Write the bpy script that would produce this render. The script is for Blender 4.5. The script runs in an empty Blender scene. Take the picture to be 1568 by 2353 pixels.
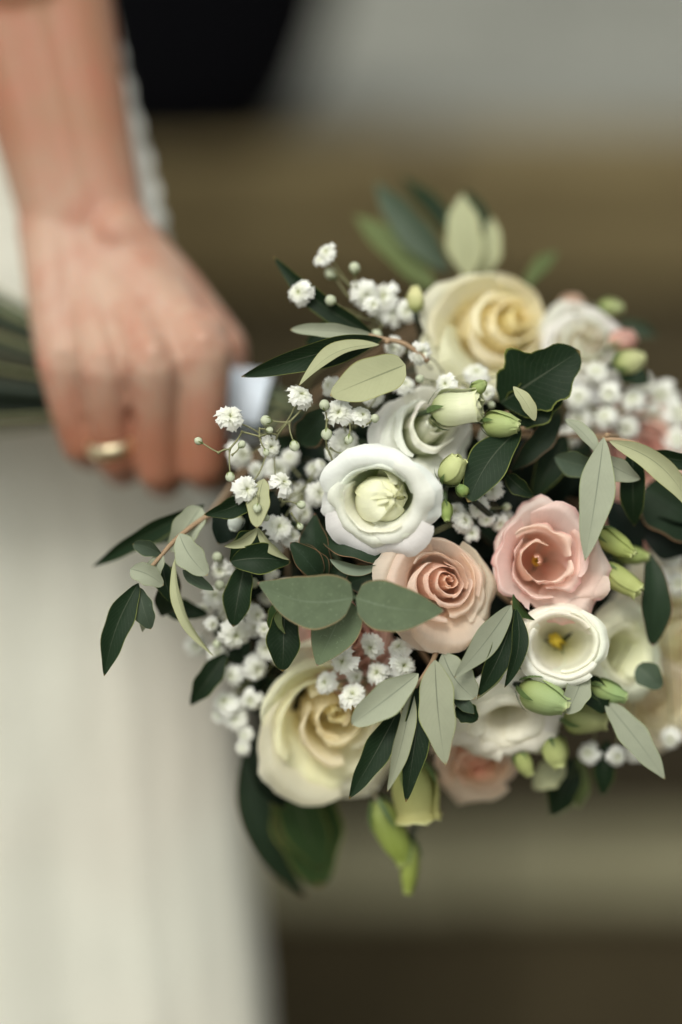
import bpy, bmesh, math, random
import numpy as np
from mathutils import Vector, Matrix, noise

# ------------------------------------------------------------------ camera, world, sun, exposure
SC = bpy.context.scene
COL = SC.collection
D = 0.92                       # metres to the plane in focus
PITCH = math.radians(20)
S = 0.26 / 1568                # metres per photo unit (photo taken as 1568 x 2353 units) at the focus plane
FW = Vector((0, math.cos(PITCH), -math.sin(PITCH)))
UP = Vector((0, math.sin(PITCH), math.cos(PITCH)))
RT = Vector((1, 0, 0))
CAM = Vector((0, 0, 0.85)) - FW * D

def at(px, py, d=0.0):
    """point seen at photo position px, py; d = centimetres behind the focus plane"""
    k = (D + d / 100) / D
    return CAM + FW * (D + d / 100) + RT * ((px - 784) * S * k) + UP * ((1176.5 - py) * S * k)

def dirv(x, y, z):
    """direction: x right, y up, z towards the photographer"""
    return (RT * x + UP * y - FW * z).normalized()

cam = bpy.data.cameras.new('camera'); camo = bpy.data.objects.new('camera', cam); COL.objects.link(camo)
camo.location = CAM
camo.rotation_euler = (math.radians(90) - PITCH, 0, 0)
cam.sensor_fit = 'VERTICAL'; cam.sensor_height = 36.0
cam.lens = 36.0 * D / (0.26 * 1024 / 682)
cam.dof.use_dof = True; cam.dof.focus_distance = D; cam.dof.aperture_fstop = 1.2
cam.clip_start = 0.05; cam.clip_end = 300
SC.camera = camo

w = bpy.data.worlds.new('World'); SC.world = w; w.use_nodes = True
nt = w.node_tree
sky = nt.nodes.new('ShaderNodeTexSky'); sky.sky_type = 'NISHITA'; sky.sun_disc = False
SUN_EL, SUN_AZ = math.radians(56), math.radians(-22)      # azimuth measured from behind the photographer, minus = left
sky.sun_elevation = SUN_EL
sdir = Vector((math.sin(SUN_AZ) * math.cos(SUN_EL), -math.cos(SUN_AZ) * math.cos(SUN_EL), math.sin(SUN_EL)))
sky.sun_rotation = math.atan2(sdir.x, sdir.y)
sky.dust_density = 4.0; sky.air_density = 1.0; sky.ozone_density = 1.0
hs = nt.nodes.new('ShaderNodeHueSaturation'); hs.inputs['Saturation'].default_value = 0.16
nt.links.new(sky.outputs[0], hs.inputs['Color'])
bg = nt.nodes['Background']; bg.inputs[1].default_value = 0.135
wm = nt.nodes.new('ShaderNodeMix'); wm.data_type = 'RGBA'; wm.blend_type = 'MULTIPLY'; wm.inputs[0].default_value = 1.0
wm.inputs[7].default_value = (0.98, 1.0, 0.91, 1)     # overcast sky, slightly warm
nt.links.new(hs.outputs[0], wm.inputs[6]); nt.links.new(wm.outputs[2], bg.inputs[0])
sl = bpy.data.lights.new('sun', 'SUN'); sl.energy = 1.2; sl.angle = math.radians(20); sl.color = (1.0, 0.97, 0.88)
so = bpy.data.objects.new('sun', sl); COL.objects.link(so); so.rotation_euler = (-sdir).to_track_quat('-Z', 'Y').to_euler()
so.location = (-1, -1, 4)
SC.view_settings.view_transform = 'Standard'; SC.view_settings.look = 'None'
SC.view_settings.exposure = 0.38; SC.view_settings.gamma = 1.0
SC.cycles.use_denoising = True
SC.cycles.max_bounces = 12; SC.cycles.diffuse_bounces = 8; SC.cycles.transmission_bounces = 4; SC.cycles.transparent_max_bounces = 4

# ------------------------------------------------------------------ helpers
RNG = random.Random(7)

def thing(name, label, cat, loc, group=None, kind=None):
    o = bpy.data.objects.new(name, None); o.empty_display_size = 0.01
    COL.objects.link(o); o.location = loc
    o['label'] = label; o['category'] = cat
    if group: o['group'] = group
    if kind: o['kind'] = kind
    return o

def wloc(o):
    v = Vector(o.location)
    while o.parent:
        o = o.parent; v += o.location
    return v

def mesh_obj(name, verts, faces, mat, parent=None, uv=None, color=None, smooth=True, label=None, kind=None, loc=None, mats=None, midx=None):
    verts = np.asarray(verts, float).reshape(-1, 3)
    base = wloc(parent) if parent else Vector((0, 0, 0))
    l = Vector(loc) if loc is not None else Vector(verts.mean(0))
    v = verts - np.array(l)
    me = bpy.data.meshes.new(name)
    me.from_pydata(v.tolist(), [], faces)
    if uv is not None:
        uv = np.asarray(uv, float).reshape(-1, 2)
        lay = me.uv_layers.new(name='UVMap')
        idx = np.empty(len(me.loops), np.int32); me.loops.foreach_get('vertex_index', idx)
        lay.data.foreach_set('uv', uv[idx].ravel())
    if smooth: me.polygons.foreach_set('use_smooth', [True] * len(me.polygons))
    for m in (mats or [mat]): me.materials.append(m)
    if midx is not None: me.polygons.foreach_set('material_index', midx)
    me.update()
    o = bpy.data.objects.new(name, me); COL.objects.link(o)
    o.parent = parent; o.location = l - base
    if color: o.color = (*color[:3], 1)
    if label: o['label'] = label
    if kind: o['kind'] = kind
    return o

def grid_faces(nv, nu, flip=False, off=0, closed=False):
    f = []
    for j in range(nv - 1):
        for i in range(nu if closed else nu - 1):
            a = off + j * nu + i; b = off + j * nu + (i + 1) % nu
            c = off + (j + 1) * nu + (i + 1) % nu; d = off + (j + 1) * nu + i
            f.append((a, d, c, b) if flip else (a, b, c, d))
    return f

def catmull(P, n):
    """n samples of a smooth curve through the points"""
    P = np.asarray(P, float)
    Q = np.vstack([2 * P[0] - P[1], P, 2 * P[-1] - P[-2]])
    m = len(P) - 1; out = []
    for t in np.linspace(0, m, n):
        i = min(int(t), m - 1); f = t - i
        p0, p1, p2, p3 = Q[i], Q[i + 1], Q[i + 2], Q[i + 3]
        out.append(0.5 * (2 * p1 + (p2 - p0) * f + (2 * p0 - 5 * p1 + 4 * p2 - p3) * f * f + (3 * p1 - p0 - 3 * p2 + p3) * f ** 3))
    return np.array(out)

def tube(pts, radii, n=7, samples=None, cap=True):
    P = catmull(pts, samples or (len(pts) * 4)) if len(pts) > 2 else np.asarray(pts, float)
    R = np.interp(np.linspace(0, 1, len(P)), np.linspace(0, 1, len(radii)), radii)
    V = []; prev = None
    for i, p in enumerate(P):
        t = P[min(i + 1, len(P) - 1)] - P[max(i - 1, 0)]; t /= np.linalg.norm(t) + 1e-12
        if prev is None:
            a = np.array([0, 0, 1.0]) if abs(t[2]) < 0.9 else np.array([1.0, 0, 0])
            prev = np.cross(t, a)
        u = prev - t * np.dot(prev, t); u /= np.linalg.norm(u) + 1e-12; prev = u
        v = np.cross(t, u)
        for k in range(n):
            a = 2 * math.pi * k / n
            V.append(p + R[i] * (math.cos(a) * u + math.sin(a) * v))
    F = grid_faces(len(P), n, closed=True)
    if cap:
        F.append(tuple(range(n))[::-1]); F.append(tuple(range((len(P) - 1) * n, len(P) * n)))
    return V, F

def join(parts):
    V, F, M = [], [], []
    for i, (v, f) in enumerate(parts):
        o = len(V); V += [tuple(x) for x in v]; F += [tuple(a + o for a in q) for q in f]; M += [i] * len(f)
    return V, F, M

# ------------------------------------------------------------------ materials
class NT:
    def __init__(s, name):
        s.m = bpy.data.materials.new(name); s.m.use_nodes = True
        s.t = s.m.node_tree; s.t.nodes.clear()
        s.out = s.t.nodes.new('ShaderNodeOutputMaterial')
    def n(s, typ, **kw):
        nd = s.t.nodes.new('ShaderNode' + typ)
        for k, v in kw.items():
            if k.startswith('_'): setattr(nd, k[1:], v)
            else:
                key = int(k[1:]) if k[0] == 'i' and k[1:].isdigit() else k.replace('__', ' ')
                if hasattr(v, 'links') or isinstance(v, bpy.types.NodeSocket): s.t.links.new(v, nd.inputs[key])
                else: nd.inputs[key].default_value = v
        return nd
    def math(s, op, a, b=0.0, clamp=False):
        return s.n('Math', _operation=op, _use_clamp=clamp, i0=a, i1=b).outputs[0]
    def mix(s, f, a, b, blend='MIX'):
        nd = s.t.nodes.new('ShaderNodeMix'); nd.data_type = 'RGBA'; nd.blend_type = blend
        for k, v in ((0, f), (6, a), (7, b)):
            if isinstance(v, bpy.types.NodeSocket): s.t.links.new(v, nd.inputs[k])
            else: nd.inputs[k].default_value = (*v, 1) if isinstance(v, tuple) and len(v) == 3 else v
        return nd.outputs[2]
    def ramp(s, f, stops):
        nd = s.t.nodes.new('ShaderNodeValToRGB'); s.t.links.new(f, nd.inputs[0])
        cr = nd.color_ramp
        while len(cr.elements) > len(stops): cr.elements.remove(cr.elements[-1])
        while len(cr.elements) < len(stops): cr.elements.new(0.5)
        for e, (p, c) in zip(cr.elements, stops): e.position = p; e.color = (*c, 1) if len(c) == 3 else c
        return nd.outputs[0]
    def uv(s):
        sep = s.n('SeparateXYZ', i0=s.n('UVMap', _uv_map='UVMap').outputs[0])
        return sep.outputs[0], sep.outputs[1]
    def noise(s, scale, detail=3.0, rough=0.5, vec=None, dist=0.0):
        kw = dict(Scale=scale, Detail=detail, Roughness=rough, Distortion=dist)
        nd = s.n('TexNoise', **kw)
        s.t.links.new(vec if vec else s.n('TexCoord').outputs['Object'], nd.inputs['Vector'])
        return nd.outputs[0]
    def bump(s, h, strength=0.3, dist=0.001):
        return s.n('Bump', Strength=strength, Distance=dist, Height=h).outputs[0]
    def done(s, shader):
        s.t.links.new(shader, s.out.inputs[0]); return s.m

def leafy(N, col, tcol, rough, nrm=None, trans=0.25, spec=0.4):
    kw = dict(Base__Color=col, Roughness=rough)
    p = N.n('BsdfPrincipled', **kw); p.inputs['Specular IOR Level'].default_value = spec
    tr = N.n('BsdfTranslucent', Color=tcol)
    if nrm is not None:
        N.t.links.new(nrm, p.inputs['Normal']); N.t.links.new(nrm, tr.inputs['Normal'])
    return N.n('MixShader', i0=trans, i1=p.outputs[0], i2=tr.outputs[0]).outputs[0]

def leaf_material(name, top, under, edge, rib=0.5, trans=0.15, rough=0.50, tmix=(0.10, 0.16, 0.02), ribw=0.026, tip=(0.25, 0.17, 0.06), ribcol=None, spec=0.12):
    N = NT(name)
    u, v = N.uv()
    au = N.math('ABSOLUTE', N.math('SUBTRACT', u, 0.5))              # 0 midrib .. 0.5 margin
    back = N.n('NewGeometry').outputs['Backfacing']
    rnd = N.n('ObjectInfo').outputs['Random']
    n1 = N.noise(160.0, 4.0, 0.6); n2 = N.noise(900.0, 2.0, 0.6)
    var = N.math('ADD', N.math('MULTIPLY', n1, 0.5), N.math('MULTIPLY', rnd, 0.45))
    fac = N.math('ADD', 0.55, var)
    c_top = N.mix(1.0, top, N.n('CombineColor', i0=fac, i1=fac, i2=N.math('MULTIPLY', fac, 0.97)).outputs[0], 'MULTIPLY')
    fac2 = N.math('ADD', 0.80, N.math('MULTIPLY', var, 0.40))
    c_un = N.mix(1.0, under, N.n('CombineColor', i0=fac2, i1=fac2, i2=fac2).outputs[0], 'MULTIPLY')
    sp = N.math('GREATER_THAN', n2, 0.66)
    c_top = N.mix(N.math('MULTIPLY', sp, 0.25), c_top, tuple(min(1, x * 2.2 + 0.02) for x in top))
    # side veins: faint, on both faces
    veinc = N.math('SINE', N.math('MULTIPLY', N.math('SUBTRACT', v, N.math('MULTIPLY', au, 0.55)), 88.0))
    vein = N.math('MULTIPLY', N.math('GREATER_THAN', veinc, 0.93), N.math('LESS_THAN', au, 0.43))
    c_top = N.mix(N.math('MULTIPLY', vein, 0.035), c_top, under)
    c_un = N.mix(N.math('MULTIPLY', vein, 0.05), c_un, top)
    ribm = N.math('LESS_THAN', au, N.math('MULTIPLY', ribw, N.math('SUBTRACT', 1.05, v)))
    c_top = N.mix(N.math('MULTIPLY', ribm, rib * .5), c_top, ribcol or tuple(0.5 * a + 0.5 * b for a, b in zip(top, under)))
    c_un = N.mix(N.math('MULTIPLY', ribm, 0.60), c_un, tuple(0.55 * a + 0.25 * b for a, b in zip(top, under)))
    c = N.mix(back, c_top, c_un)
    em = N.math('MULTIPLY', N.math('SUBTRACT', au, 0.470), 50.0, clamp=True)
    c = N.mix(N.math('MULTIPLY', em, 0.75), c, edge)
    tm = N.math('MULTIPLY', N.math('SUBTRACT', v, N.math('SUBTRACT', 0.985, N.math('MULTIPLY', n1, 0.03))), 40.0, clamp=True)
    c = N.mix(N.math('MULTIPLY', tm, 0.8), c, tip)
    h = N.math('SUBTRACT', N.math('MULTIPLY', n2, 0.25), N.math('MULTIPLY', ribm, 0.12))
    h = N.math('SUBTRACT', h, N.math('MULTIPLY', vein, 0.05))
    nrm = N.bump(h, 0.45, 0.0004)
    rg = N.math('ADD', rough, N.math('MULTIPLY', back, 0.25))
    tc = N.mix(0.5, c, tmix)
    return N.done(leafy(N, c, tc, rg, nrm, trans, spec))

M = {}
M['olive'] = leaf_material('olive_leaf', (0.009, 0.021, 0.009), (0.31, 0.325, 0.235), (0.22, 0.25, 0.06), tmix=(0.02, 0.035, 0.008))
M['olive_grey'] = leaf_material('olive_leaf_grey', (0.050, 0.070, 0.050), (0.31, 0.33, 0.25), (0.22, 0.26, 0.10))
M['olive_mid'] = leaf_material('olive_leaf_green', (0.030, 0.058, 0.020), (0.41, 0.42, 0.26), (0.28, 0.28, 0.08))
M['olive_young'] = leaf_material('olive_leaf_young', (0.11, 0.14, 0.06), (0.42, 0.43, 0.22), (0.30, 0.30, 0.10), trans=0.3)
M['euc'] = leaf_material('eucalyptus_leaf', (0.125, 0.165, 0.10), (0.20, 0.24, 0.18), (0.30, 0.20, 0.10), rib=0.6, ribw=0.02, tip=(0.30, 0.16, 0.13), ribcol=(0.22, 0.27, 0.20), rough=0.6, spec=0.18)
M['euc_dark'] = leaf_material('eucalyptus_leaf_dark', (0.016, 0.030, 0.016), (0.10, 0.15, 0.11), (0.30, 0.16, 0.09), rib=0.4, ribw=0.02, tip=(0.30, 0.13, 0.09), tmix=(0.03, 0.05, 0.01))
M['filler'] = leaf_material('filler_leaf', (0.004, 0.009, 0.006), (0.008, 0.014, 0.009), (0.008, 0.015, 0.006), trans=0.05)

def petal_material(name, deep, rim, deep_end=0.45, rim_amt=0.3, trans=0.38, vein=0.5):
    """colour comes from the petal's own tint; 'deep' is the tissue colour near the petal base, 'rim' at its margin"""
    N = NT(name)
    u, v = N.uv()
    tint = N.n('ObjectInfo').outputs['Color']
    n1 = N.noise(120.0, 3.0, 0.55)
    # fine lengthwise streaks
    vec = N.n('CombineXYZ', i0=N.math('MULTIPLY', u, 46.0), i1=N.math('MULTIPLY', v, 2.2)).outputs[0]
    streak = N.noise(1.0, 3.0, 0.6, vec=vec)
    f = N.math('ADD', N.math('ADD', 0.90, N.math('MULTIPLY', streak, 0.12)), N.math('MULTIPLY', n1, 0.07))
    c = N.mix(1.0, tint, N.n('CombineColor', i0=f, i1=f, i2=f).outputs[0], 'MULTIPLY')
    df = N.math('SUBTRACT', 1.0, N.math('DIVIDE', v, deep_end), clamp=True)
    c = N.mix(N.math('POWER', df, 0.8), c, deep)
    rf = N.math('MULTIPLY', N.math('SUBTRACT', v, N.math('SUBTRACT', 0.93, N.math('MULTIPLY', n1, 0.08))), 12.0, clamp=True)
    c = N.mix(N.math('MULTIPLY', rf, rim_amt), c, rim)
    nrm = N.bump(N.math('ADD', streak, N.math('MULTIPLY', N.noise(700.0, 2.0), 0.25)), 0.30 * vein * 2, 0.0005)
    return N.done(leafy(N, c, c, 0.5, nrm, trans, 0.25))

M['petal_cream'] = petal_material('cream_rose_petal', (0.99, 0.88, 0.56), (0.97, 0.93, 0.80), 0.55, 0.3, trans=0.58)
M['petal_white'] = petal_material('white_lisianthus_petal', (0.34, 0.44, 0.05), (0.95, 0.95, 0.94), 0.50, 0.4, trans=0.42)
M['petal_ivory'] = petal_material('ivory_lisianthus_petal', (0.45, 0.42, 0.12), (0.86, 0.85, 0.72), 0.35, 0.4)
M['petal_peach'] = petal_material('peach_rose_petal', (1.0, 0.73, 0.60), (0.95, 0.83, 0.70), 0.5, 0.35, trans=0.62)
M['petal_pink'] = petal_material('pink_lisianthus_petal', (0.96, 0.58, 0.42), (0.95, 0.50, 0.50), 0.35, 0.5, trans=0.55)
M['petal_green'] = petal_material('green_bud_petal', (0.30, 0.35, 0.11), (0.74, 0.76, 0.42), 0.6, 0.5, trans=0.25)

def simple(name, col, rough=0.5, trans=0.0, var=0.25, scale=300, metal=0.0, spec=0.4, bump=0.2, sub=0.0, sheen=0.0):
    N = NT(name)
    n1 = N.noise(scale, 3.0, 0.6)
    f = N.math('ADD', 1 - var / 2, N.math('MULTIPLY', n1, var))
    c = N.mix(1.0, col, N.n('CombineColor', i0=f, i1=f, i2=f).outputs[0], 'MULTIPLY')
    nrm = N.bump(n1, bump, 0.0006)
    if trans > 0: return N.done(leafy(N, c, c, rough, nrm, trans, spec))
    p = N.n('BsdfPrincipled', Base__Color=c, Roughness=rough, Metallic=metal, Normal=nrm)
    p.inputs['Specular IOR Level'].default_value = spec
    if sub: p.inputs['Subsurface Weight'].default_value = sub; p.inputs['Subsurface Radius'].default_value = (0.006, 0.002, 0.001); p.inputs['Subsurface Scale'].default_value = 1.0
    if sheen: p.inputs['Sheen Weight'].default_value = sheen
    return N.done(p.outputs[0])

N = NT('gypsophila_petal')
ln = N.n('VectorMath', _operation='LENGTH', i0=N.n('TexCoord').outputs['Object']).outputs[1]
c = N.ramp(ln, [(0.22, (0.66, 0.68, 0.44)), (0.36, (0.84, 0.85, 0.74)), (0.70, (0.93, 0.93, 0.90))])
M['gyp'] = N.done(leafy(N, c, c, 0.6, None, 0.42, 0.3))
M['gyp_green'] = simple('gypsophila_sepal', (0.22, 0.27, 0.10), 0.6, 0.2, 0.4, 900)
M['gyp_cup'] = simple('gypsophila_cup', (0.62, 0.66, 0.50), 0.6, 0.3, 0.15, 900)
M['gyp_stem'] = simple('gypsophila_stem', (0.20, 0.20, 0.10), 0.6, 0, 0.4, 500)
M['stem'] = simple('green_stem', (0.035, 0.055, 0.022), 0.5, 0, 0.5, 200)
M['stem_dark'] = simple('dark_green_stem', (0.010, 0.020, 0.010), 0.6, 0, 0.5, 200)
M['stem_grey'] = simple('grey_brown_stem', (0.10, 0.09, 0.055), 0.6, 0, 0.5, 200)
M['stem_pale'] = simple('pale_stem', (0.30, 0.28, 0.15), 0.5, 0, 0.4, 200)
M['bark'] = simple('olive_twig', (0.30, 0.20, 0.12), 0.65, 0, 0.5, 400)
M['sepal'] = simple('green_sepal', (0.10, 0.155, 0.05), 0.5, 0.2, 0.5, 500)
M['stamen'] = simple('yellow_stamen', (0.62, 0.45, 0.04), 0.6, 0.1, 0.4, 900)
M['ribbon'] = simple('white_satin_ribbon', (0.60, 0.66, 0.76), 0.45, 0, 0.05, 60, sheen=0.4)
M['lace'] = simple('white_lace', (0.80, 0.81, 0.78), 0.8, 0.2, 0.35, 420, bump=0.8)
M['gold'] = simple('gold', (0.84, 0.72, 0.50), 0.32, 0, 0.05, 200, metal=1.0)
M['bag'] = simple('black_leather', (0.002, 0.002, 0.003), 0.8, 0, 0.4, 60, spec=0.05)

def stone(name, a, b, scale=9.0):
    N = NT(name)
    rnd = N.n('ObjectInfo').outputs['Random']
    geo = N.n('NewGeometry').outputs['Position']
    n1 = N.noise(scale, 6.0, 0.62, vec=geo); n2 = N.noise(scale * 9, 4.0, 0.6, vec=geo)
    c = N.ramp(n1, [(0.3, a), (0.7, b)])
    f = N.math('ADD', 0.70, N.math('ADD', N.math('MULTIPLY', n2, 0.35), N.math('MULTIPLY', rnd, 0.12)))
    c = N.mix(1.0, c, N.n('CombineColor', i0=f, i1=f, i2=f).outputs[0], 'MULTIPLY')
    p = N.n('BsdfPrincipled', Base__Color=c, Roughness=0.85, Normal=N.bump(n2, 0.6, 0.01))
    p.inputs['Specular IOR Level'].default_value = 0.2
    return N.done(p.outputs[0])

M['stone_dark'] = stone('dark_wall_stone', (0.022, 0.017, 0.010), (0.050, 0.039, 0.022))
M['stone_mid'] = stone('mid_wall_stone', (0.045, 0.035, 0.018), (0.085, 0.066, 0.036))
M['stone_brown'] = stone('brown_coping_stone', (0.115, 0.085, 0.040), (0.18, 0.14, 0.070))
M['stone_grey'] = stone('grey_paving_stone', (0.16, 0.16, 0.14), (0.25, 0.25, 0.225), 5.0)
M['stone_olive'] = stone('olive_step_stone', (0.20, 0.185, 0.115), (0.29, 0.27, 0.18), 6.0)
M['ground'] = stone('ground_gravel', (0.07, 0.058, 0.038), (0.13, 0.11, 0.075), 14.0)

# ------------------------------------------------------------------ setting: ground, step, wall, ledge
gv = [(-40, -40, 0), (40, -40, 0), (40, 40, 0), (-40, 40, 0)]
g = mesh_obj('ground', gv, [(0, 1, 2, 3)], M['ground'], smooth=False, loc=(0, 0, 0), kind='structure', label='dark gravel ground below the bouquet and the step')

def block(x0, x1, y0, y1, z0, z1, mat, parent, name='stone', seed=0, bev=0.008, jit=0.004):
    r = random.Random(seed)
    bm = bmesh.new(); bmesh.ops.create_cube(bm, size=1)
    for v in bm.verts:
        v.co = Vector((x0 + (v.co.x + .5) * (x1 - x0), y0 + (v.co.y + .5) * (y1 - y0), z0 + (v.co.z + .5) * (z1 - z0)))
        v.co += Vector((r.uniform(-jit, jit), r.uniform(-jit, jit), 0))
    bmesh.ops.bevel(bm, geom=bm.edges[:], offset=bev, segments=1, affect='EDGES')
    me_v = [tuple(v.co) for v in bm.verts]; bm.verts.index_update()
    f = [tuple(v.index for v in fc.verts) for fc in bm.faces]; bm.free()
    return mesh_obj(name, me_v, f, mat, parent, smooth=False)

WY = 0.935
wall = thing('stone_wall', 'dark brown stone wall behind the bouquet with a wide grey top', 'wall', (0, WY, 0.0))
LZ, TZ = 0.80, 0.24
# backing so that the joints are closed
mesh_obj('mortar', [(-1.9, WY + .012, 0), (1.9, WY + .012, 0), (1.9, WY + .012, LZ - .11), (-1.9, WY + .012, LZ - .11), (-1.9, WY + .3, 0), (1.9, WY + .3, 0), (1.9, WY + .3, LZ - .11), (-1.9, WY + .3, LZ - .11)],
         [(0, 1, 2, 3), (3, 2, 6, 7), (1, 5, 6, 2), (0, 3, 7, 4)], M['stone_dark'], wall, smooth=False)
z = TZ; row = 0; sd = 1
for hgt, wm_ in ((0.15, 'stone_dark'), (0.16, 'stone_dark'), (0.14, 'stone_mid')):
    x = -1.9 + (0.19 if row % 2 else 0)
    if row % 2: block(-1.9, x - .008, WY, WY + .25, z, z + hgt - .008, M[wm_], wall, seed=99 + row)
    while x < 1.9:
        L = RNG.uniform(0.30, 0.46); x1 = min(x + L, 1.9)
        block(x, x1 - .008, WY + RNG.uniform(-.004, .004), WY + .25, z, z + hgt - .008, M[wm_], wall, seed=sd); sd += 1
        x = x1
    z += hgt; row += 1
x = -1.9
while x < 1.9:
    x1 = min(x + RNG.uniform(.5, .75), 1.9)
    block(x, x1 - .002, WY - .015, WY + .10, z, LZ, M['stone_brown'], wall, name='coping', seed=sd); sd += 1
    x = x1
yy = WY + .105
for r_ in range(4):
    x = -1.9 - 0
    while x < 1.9:
        x1 = min(x + RNG.uniform(.45, .7), 1.9)
        block(x, x1 - .006, yy, yy + .394, LZ - .10, LZ - .002 + RNG.uniform(-.002, .002), M['stone_grey'], wall, name='slab', seed=sd); sd += 1
        x = x1
    yy += .40
step = thing('stone_step', 'pale olive stone step along the foot of the dark wall', 'step', (0, WY - .09, 0.0))
x = -1.9
while x < 1.9:
    x1 = min(x + RNG.uniform(.6, .9), 1.9)
    block(x, x1 - .002, WY - .115, WY - .006, TZ - .022, TZ, M['stone_olive'], step, name='tread', seed=sd); sd += 1
    block(x, x1 - .002, WY - .095, WY - .01, 0.0, TZ - .024, M['stone_mid'], step, name='riser', seed=sd); sd += 1
    x = x1

# black bag on the wall top
bag = thing('bag', 'black bag standing on the grey wall top beside the white dress', 'bag', (-0.215, WY + .085, LZ))
def rbox(cx, cy, z0, z1, wx0, wx1, dy, n=28, m=12):
    V = []
    for j in range(m):
        t = j / (m - 1); z = z0 + (z1 - z0) * t
        wx = wx0 + (wx1 - wx0) * t + 0.012 * math.sin(math.pi * t)
        sq = 1 - 0.10 * (abs(2 * t - 1) ** 6)
        for i in range(n):
            a = 2 * math.pi * i / n; c, s = math.cos(a), math.sin(a)
            V.append((cx + wx * sq * abs(c) ** .5 * (1 if c > 0 else -1), cy + dy * sq * (1 - .35 * t) * abs(s) ** .5 * (1 if s > 0 else -1), z))
    F = grid_faces(m, n, closed=True); F.append(tuple(range(n))[::-1]); F.append(tuple(range((m - 1) * n, m * n)))
    return V, F
v, f = rbox(-0.225, WY + .060, LZ + .001, LZ + .28, 0.190, 0.245, 0.078); mesh_obj('pouch', v, f, M['bag'], bag)
for yy in (WY + .05, WY + .12):
    v, f = tube([(-.28, yy, LZ + .20), (-.26, yy, LZ + .36), (-.20, yy, LZ + .41), (-.14, yy, LZ + .36), (-.12, yy, LZ + .20)], [.006, .006], samples=24)
    mesh_obj('handle', v, f, M['bag'], bag)

# ------------------------------------------------------------------ the person: one continuous arm and hand, dress, ring
person = thing('person', 'person in a white dress gripping the bouquet stems, gold ring on one finger', 'person', (-0.22, 0.30, 0.0))

def capsule(bm, a, b, ra, rb, seg=16):
    a, b = Vector(a), Vector(b); ax = (b - a); L = ax.length
    q = ax.to_track_quat('Z', 'Y').to_matrix() if L > 1e-6 else Matrix.Identity(3)
    rings = []
    prof = [(ra * math.cos(t), -ra * math.sin(t)) for t in np.linspace(math.pi / 2, 0, 6)] + [(rb * math.cos(t), L + rb * math.sin(t)) for t in np.linspace(0, math.pi / 2, 6)]
    for (r, zz) in prof:
        if r < 1e-6: rings.append([bm.verts.new(a + q @ Vector((0, 0, zz)))]); continue
        rings.append([bm.verts.new(a + q @ Vector((r * math.cos(2 * math.pi * k / seg), r * math.sin(2 * math.pi * k / seg), zz))) for k in range(seg)])
    for r0, r1 in zip(rings, rings[1:]):
        for k in range(seg):
            k2 = (k + 1) % seg
            if len(r0) == 1: bm.faces.new((r0[0], r1[k2], r1[k]))
            elif len(r1) == 1: bm.faces.new((r0[k], r0[k2], r1[0]))
            else: bm.faces.new((r0[k], r0[k2], r1[k2], r1[k]))

def chain(bm, pts):
    for (p, r), (q, s) in zip(pts, pts[1:]): capsule(bm, p, q, r, s)

bm = bmesh.new()
cmr = 0.01
A = lambda x, y, d, r: (at(x, y, d), r * cmr)
wrist = (190, 505, 9.6)
# forearm: two side by side chains give the flattened oval section; it runs on up to the elbow and shoulder
for dx, dr in ((-52, 0), (52, 0), (0, 0.15)):
    chain(bm, [A(60 + dx * 1.25, -60, 11.8, 2.35 + dr), A(105 + dx * 1.15, 140, 11.4, 2.15 + dr), A(150 + dx, 330, 11.0, 1.95 + dr), A(190 + dx, 505, 10.6, 1.72 + dr)])
chain(bm, [A(60, -60, 11.5, 3.0), (at(-60, -800, 14), 0.037), (at(-110, -1150, 17), 0.038), (at(-150, -2300, 24), 0.046), (at(-220, -3000, 26), 0.055)])
mcp = {'little': (140, 838, 8.0, 1.0), 'ring': (240, 850, 6.9, 1.08), 'middle': (352, 842, 6.2, 1.14), 'index': (468, 815, 6.5, 1.18)}
for k, (x, y, d_, r) in mcp.items():
    fx = (x - 300) / 170
    chain(bm, [A(190 + fx * 75, 520, 10.5, 1.5), A(0.5 * (190 + fx * 75 + x), 680, 9.1, 1.30), A(x, y, d_, r)])
for k, (x, y, d_, r) in mcp.items():
    fx = (x - 300) / 170
    chain(bm, [A(190 + fx * 62, 560, 9.55, .30), A(0.5 * (190 + fx * 75 + x), 690, 8.10 + .1 * (k == 'little'), .34), A(x, y - 30, d_ - r + .42, .50)])
ks = list(mcp.values())
for p, q in zip(ks, ks[1:]):
    chain(bm, [A(p[0], p[1] - 50, p[2] + .9, 1.0), A(q[0], q[1] - 50, q[2] + .9, 1.0)])
    mx = .5 * (p[0] + q[0]); chain(bm, [A(200 + (mx - 300) * .4, 560, 10.4, 1.5), A(mx, .5 * (p[1] + q[1]) - 80, .5 * (p[2] + q[2]) + 1.2, 1.05)])
chain(bm, [A(*mcp['little'][:3], 1.0), A(158, 945, 8.4, .80), A(185, 1022, 9.0, .82), A(205, 1040, 10.2, .78), A(215, 990, 12.0, .70), A(230, 920, 12.3, .62)])
chain(bm, [A(*mcp['ring'][:3], 1.08), A(250, 965, 7.6, .85), A(266, 1050, 8.4, .88), A(280, 1075, 9.8, .84), A(290, 1010, 12.0, .76), A(300, 930, 12.5, .68)])
chain(bm, [A(*mcp['middle'][:3], 1.14), A(358, 965, 7.0, .88), A(366, 1080, 8.0, .93), A(375, 1100, 9.6, .87), A(380, 1020, 12.0, .80), A(385, 930, 12.5, .72)])
chain(bm, [A(*mcp['index'][:3], 1.18), A(468, 960, 7.2, .97), A(466, 1066, 8.0, 1.02), A(475, 1085, 9.6, .90), A(478, 1010, 12.0, .82), A(480, 930, 12.4, .74)])
for xa, ya, da in ((205, 930, 8.6), (308, 930, 8.0), (412, 935, 7.7)):
    chain(bm, [A(xa - 4, ya - 60, da - .3, .55), A(xa, ya + 50, da + .3, .50)])
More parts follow.
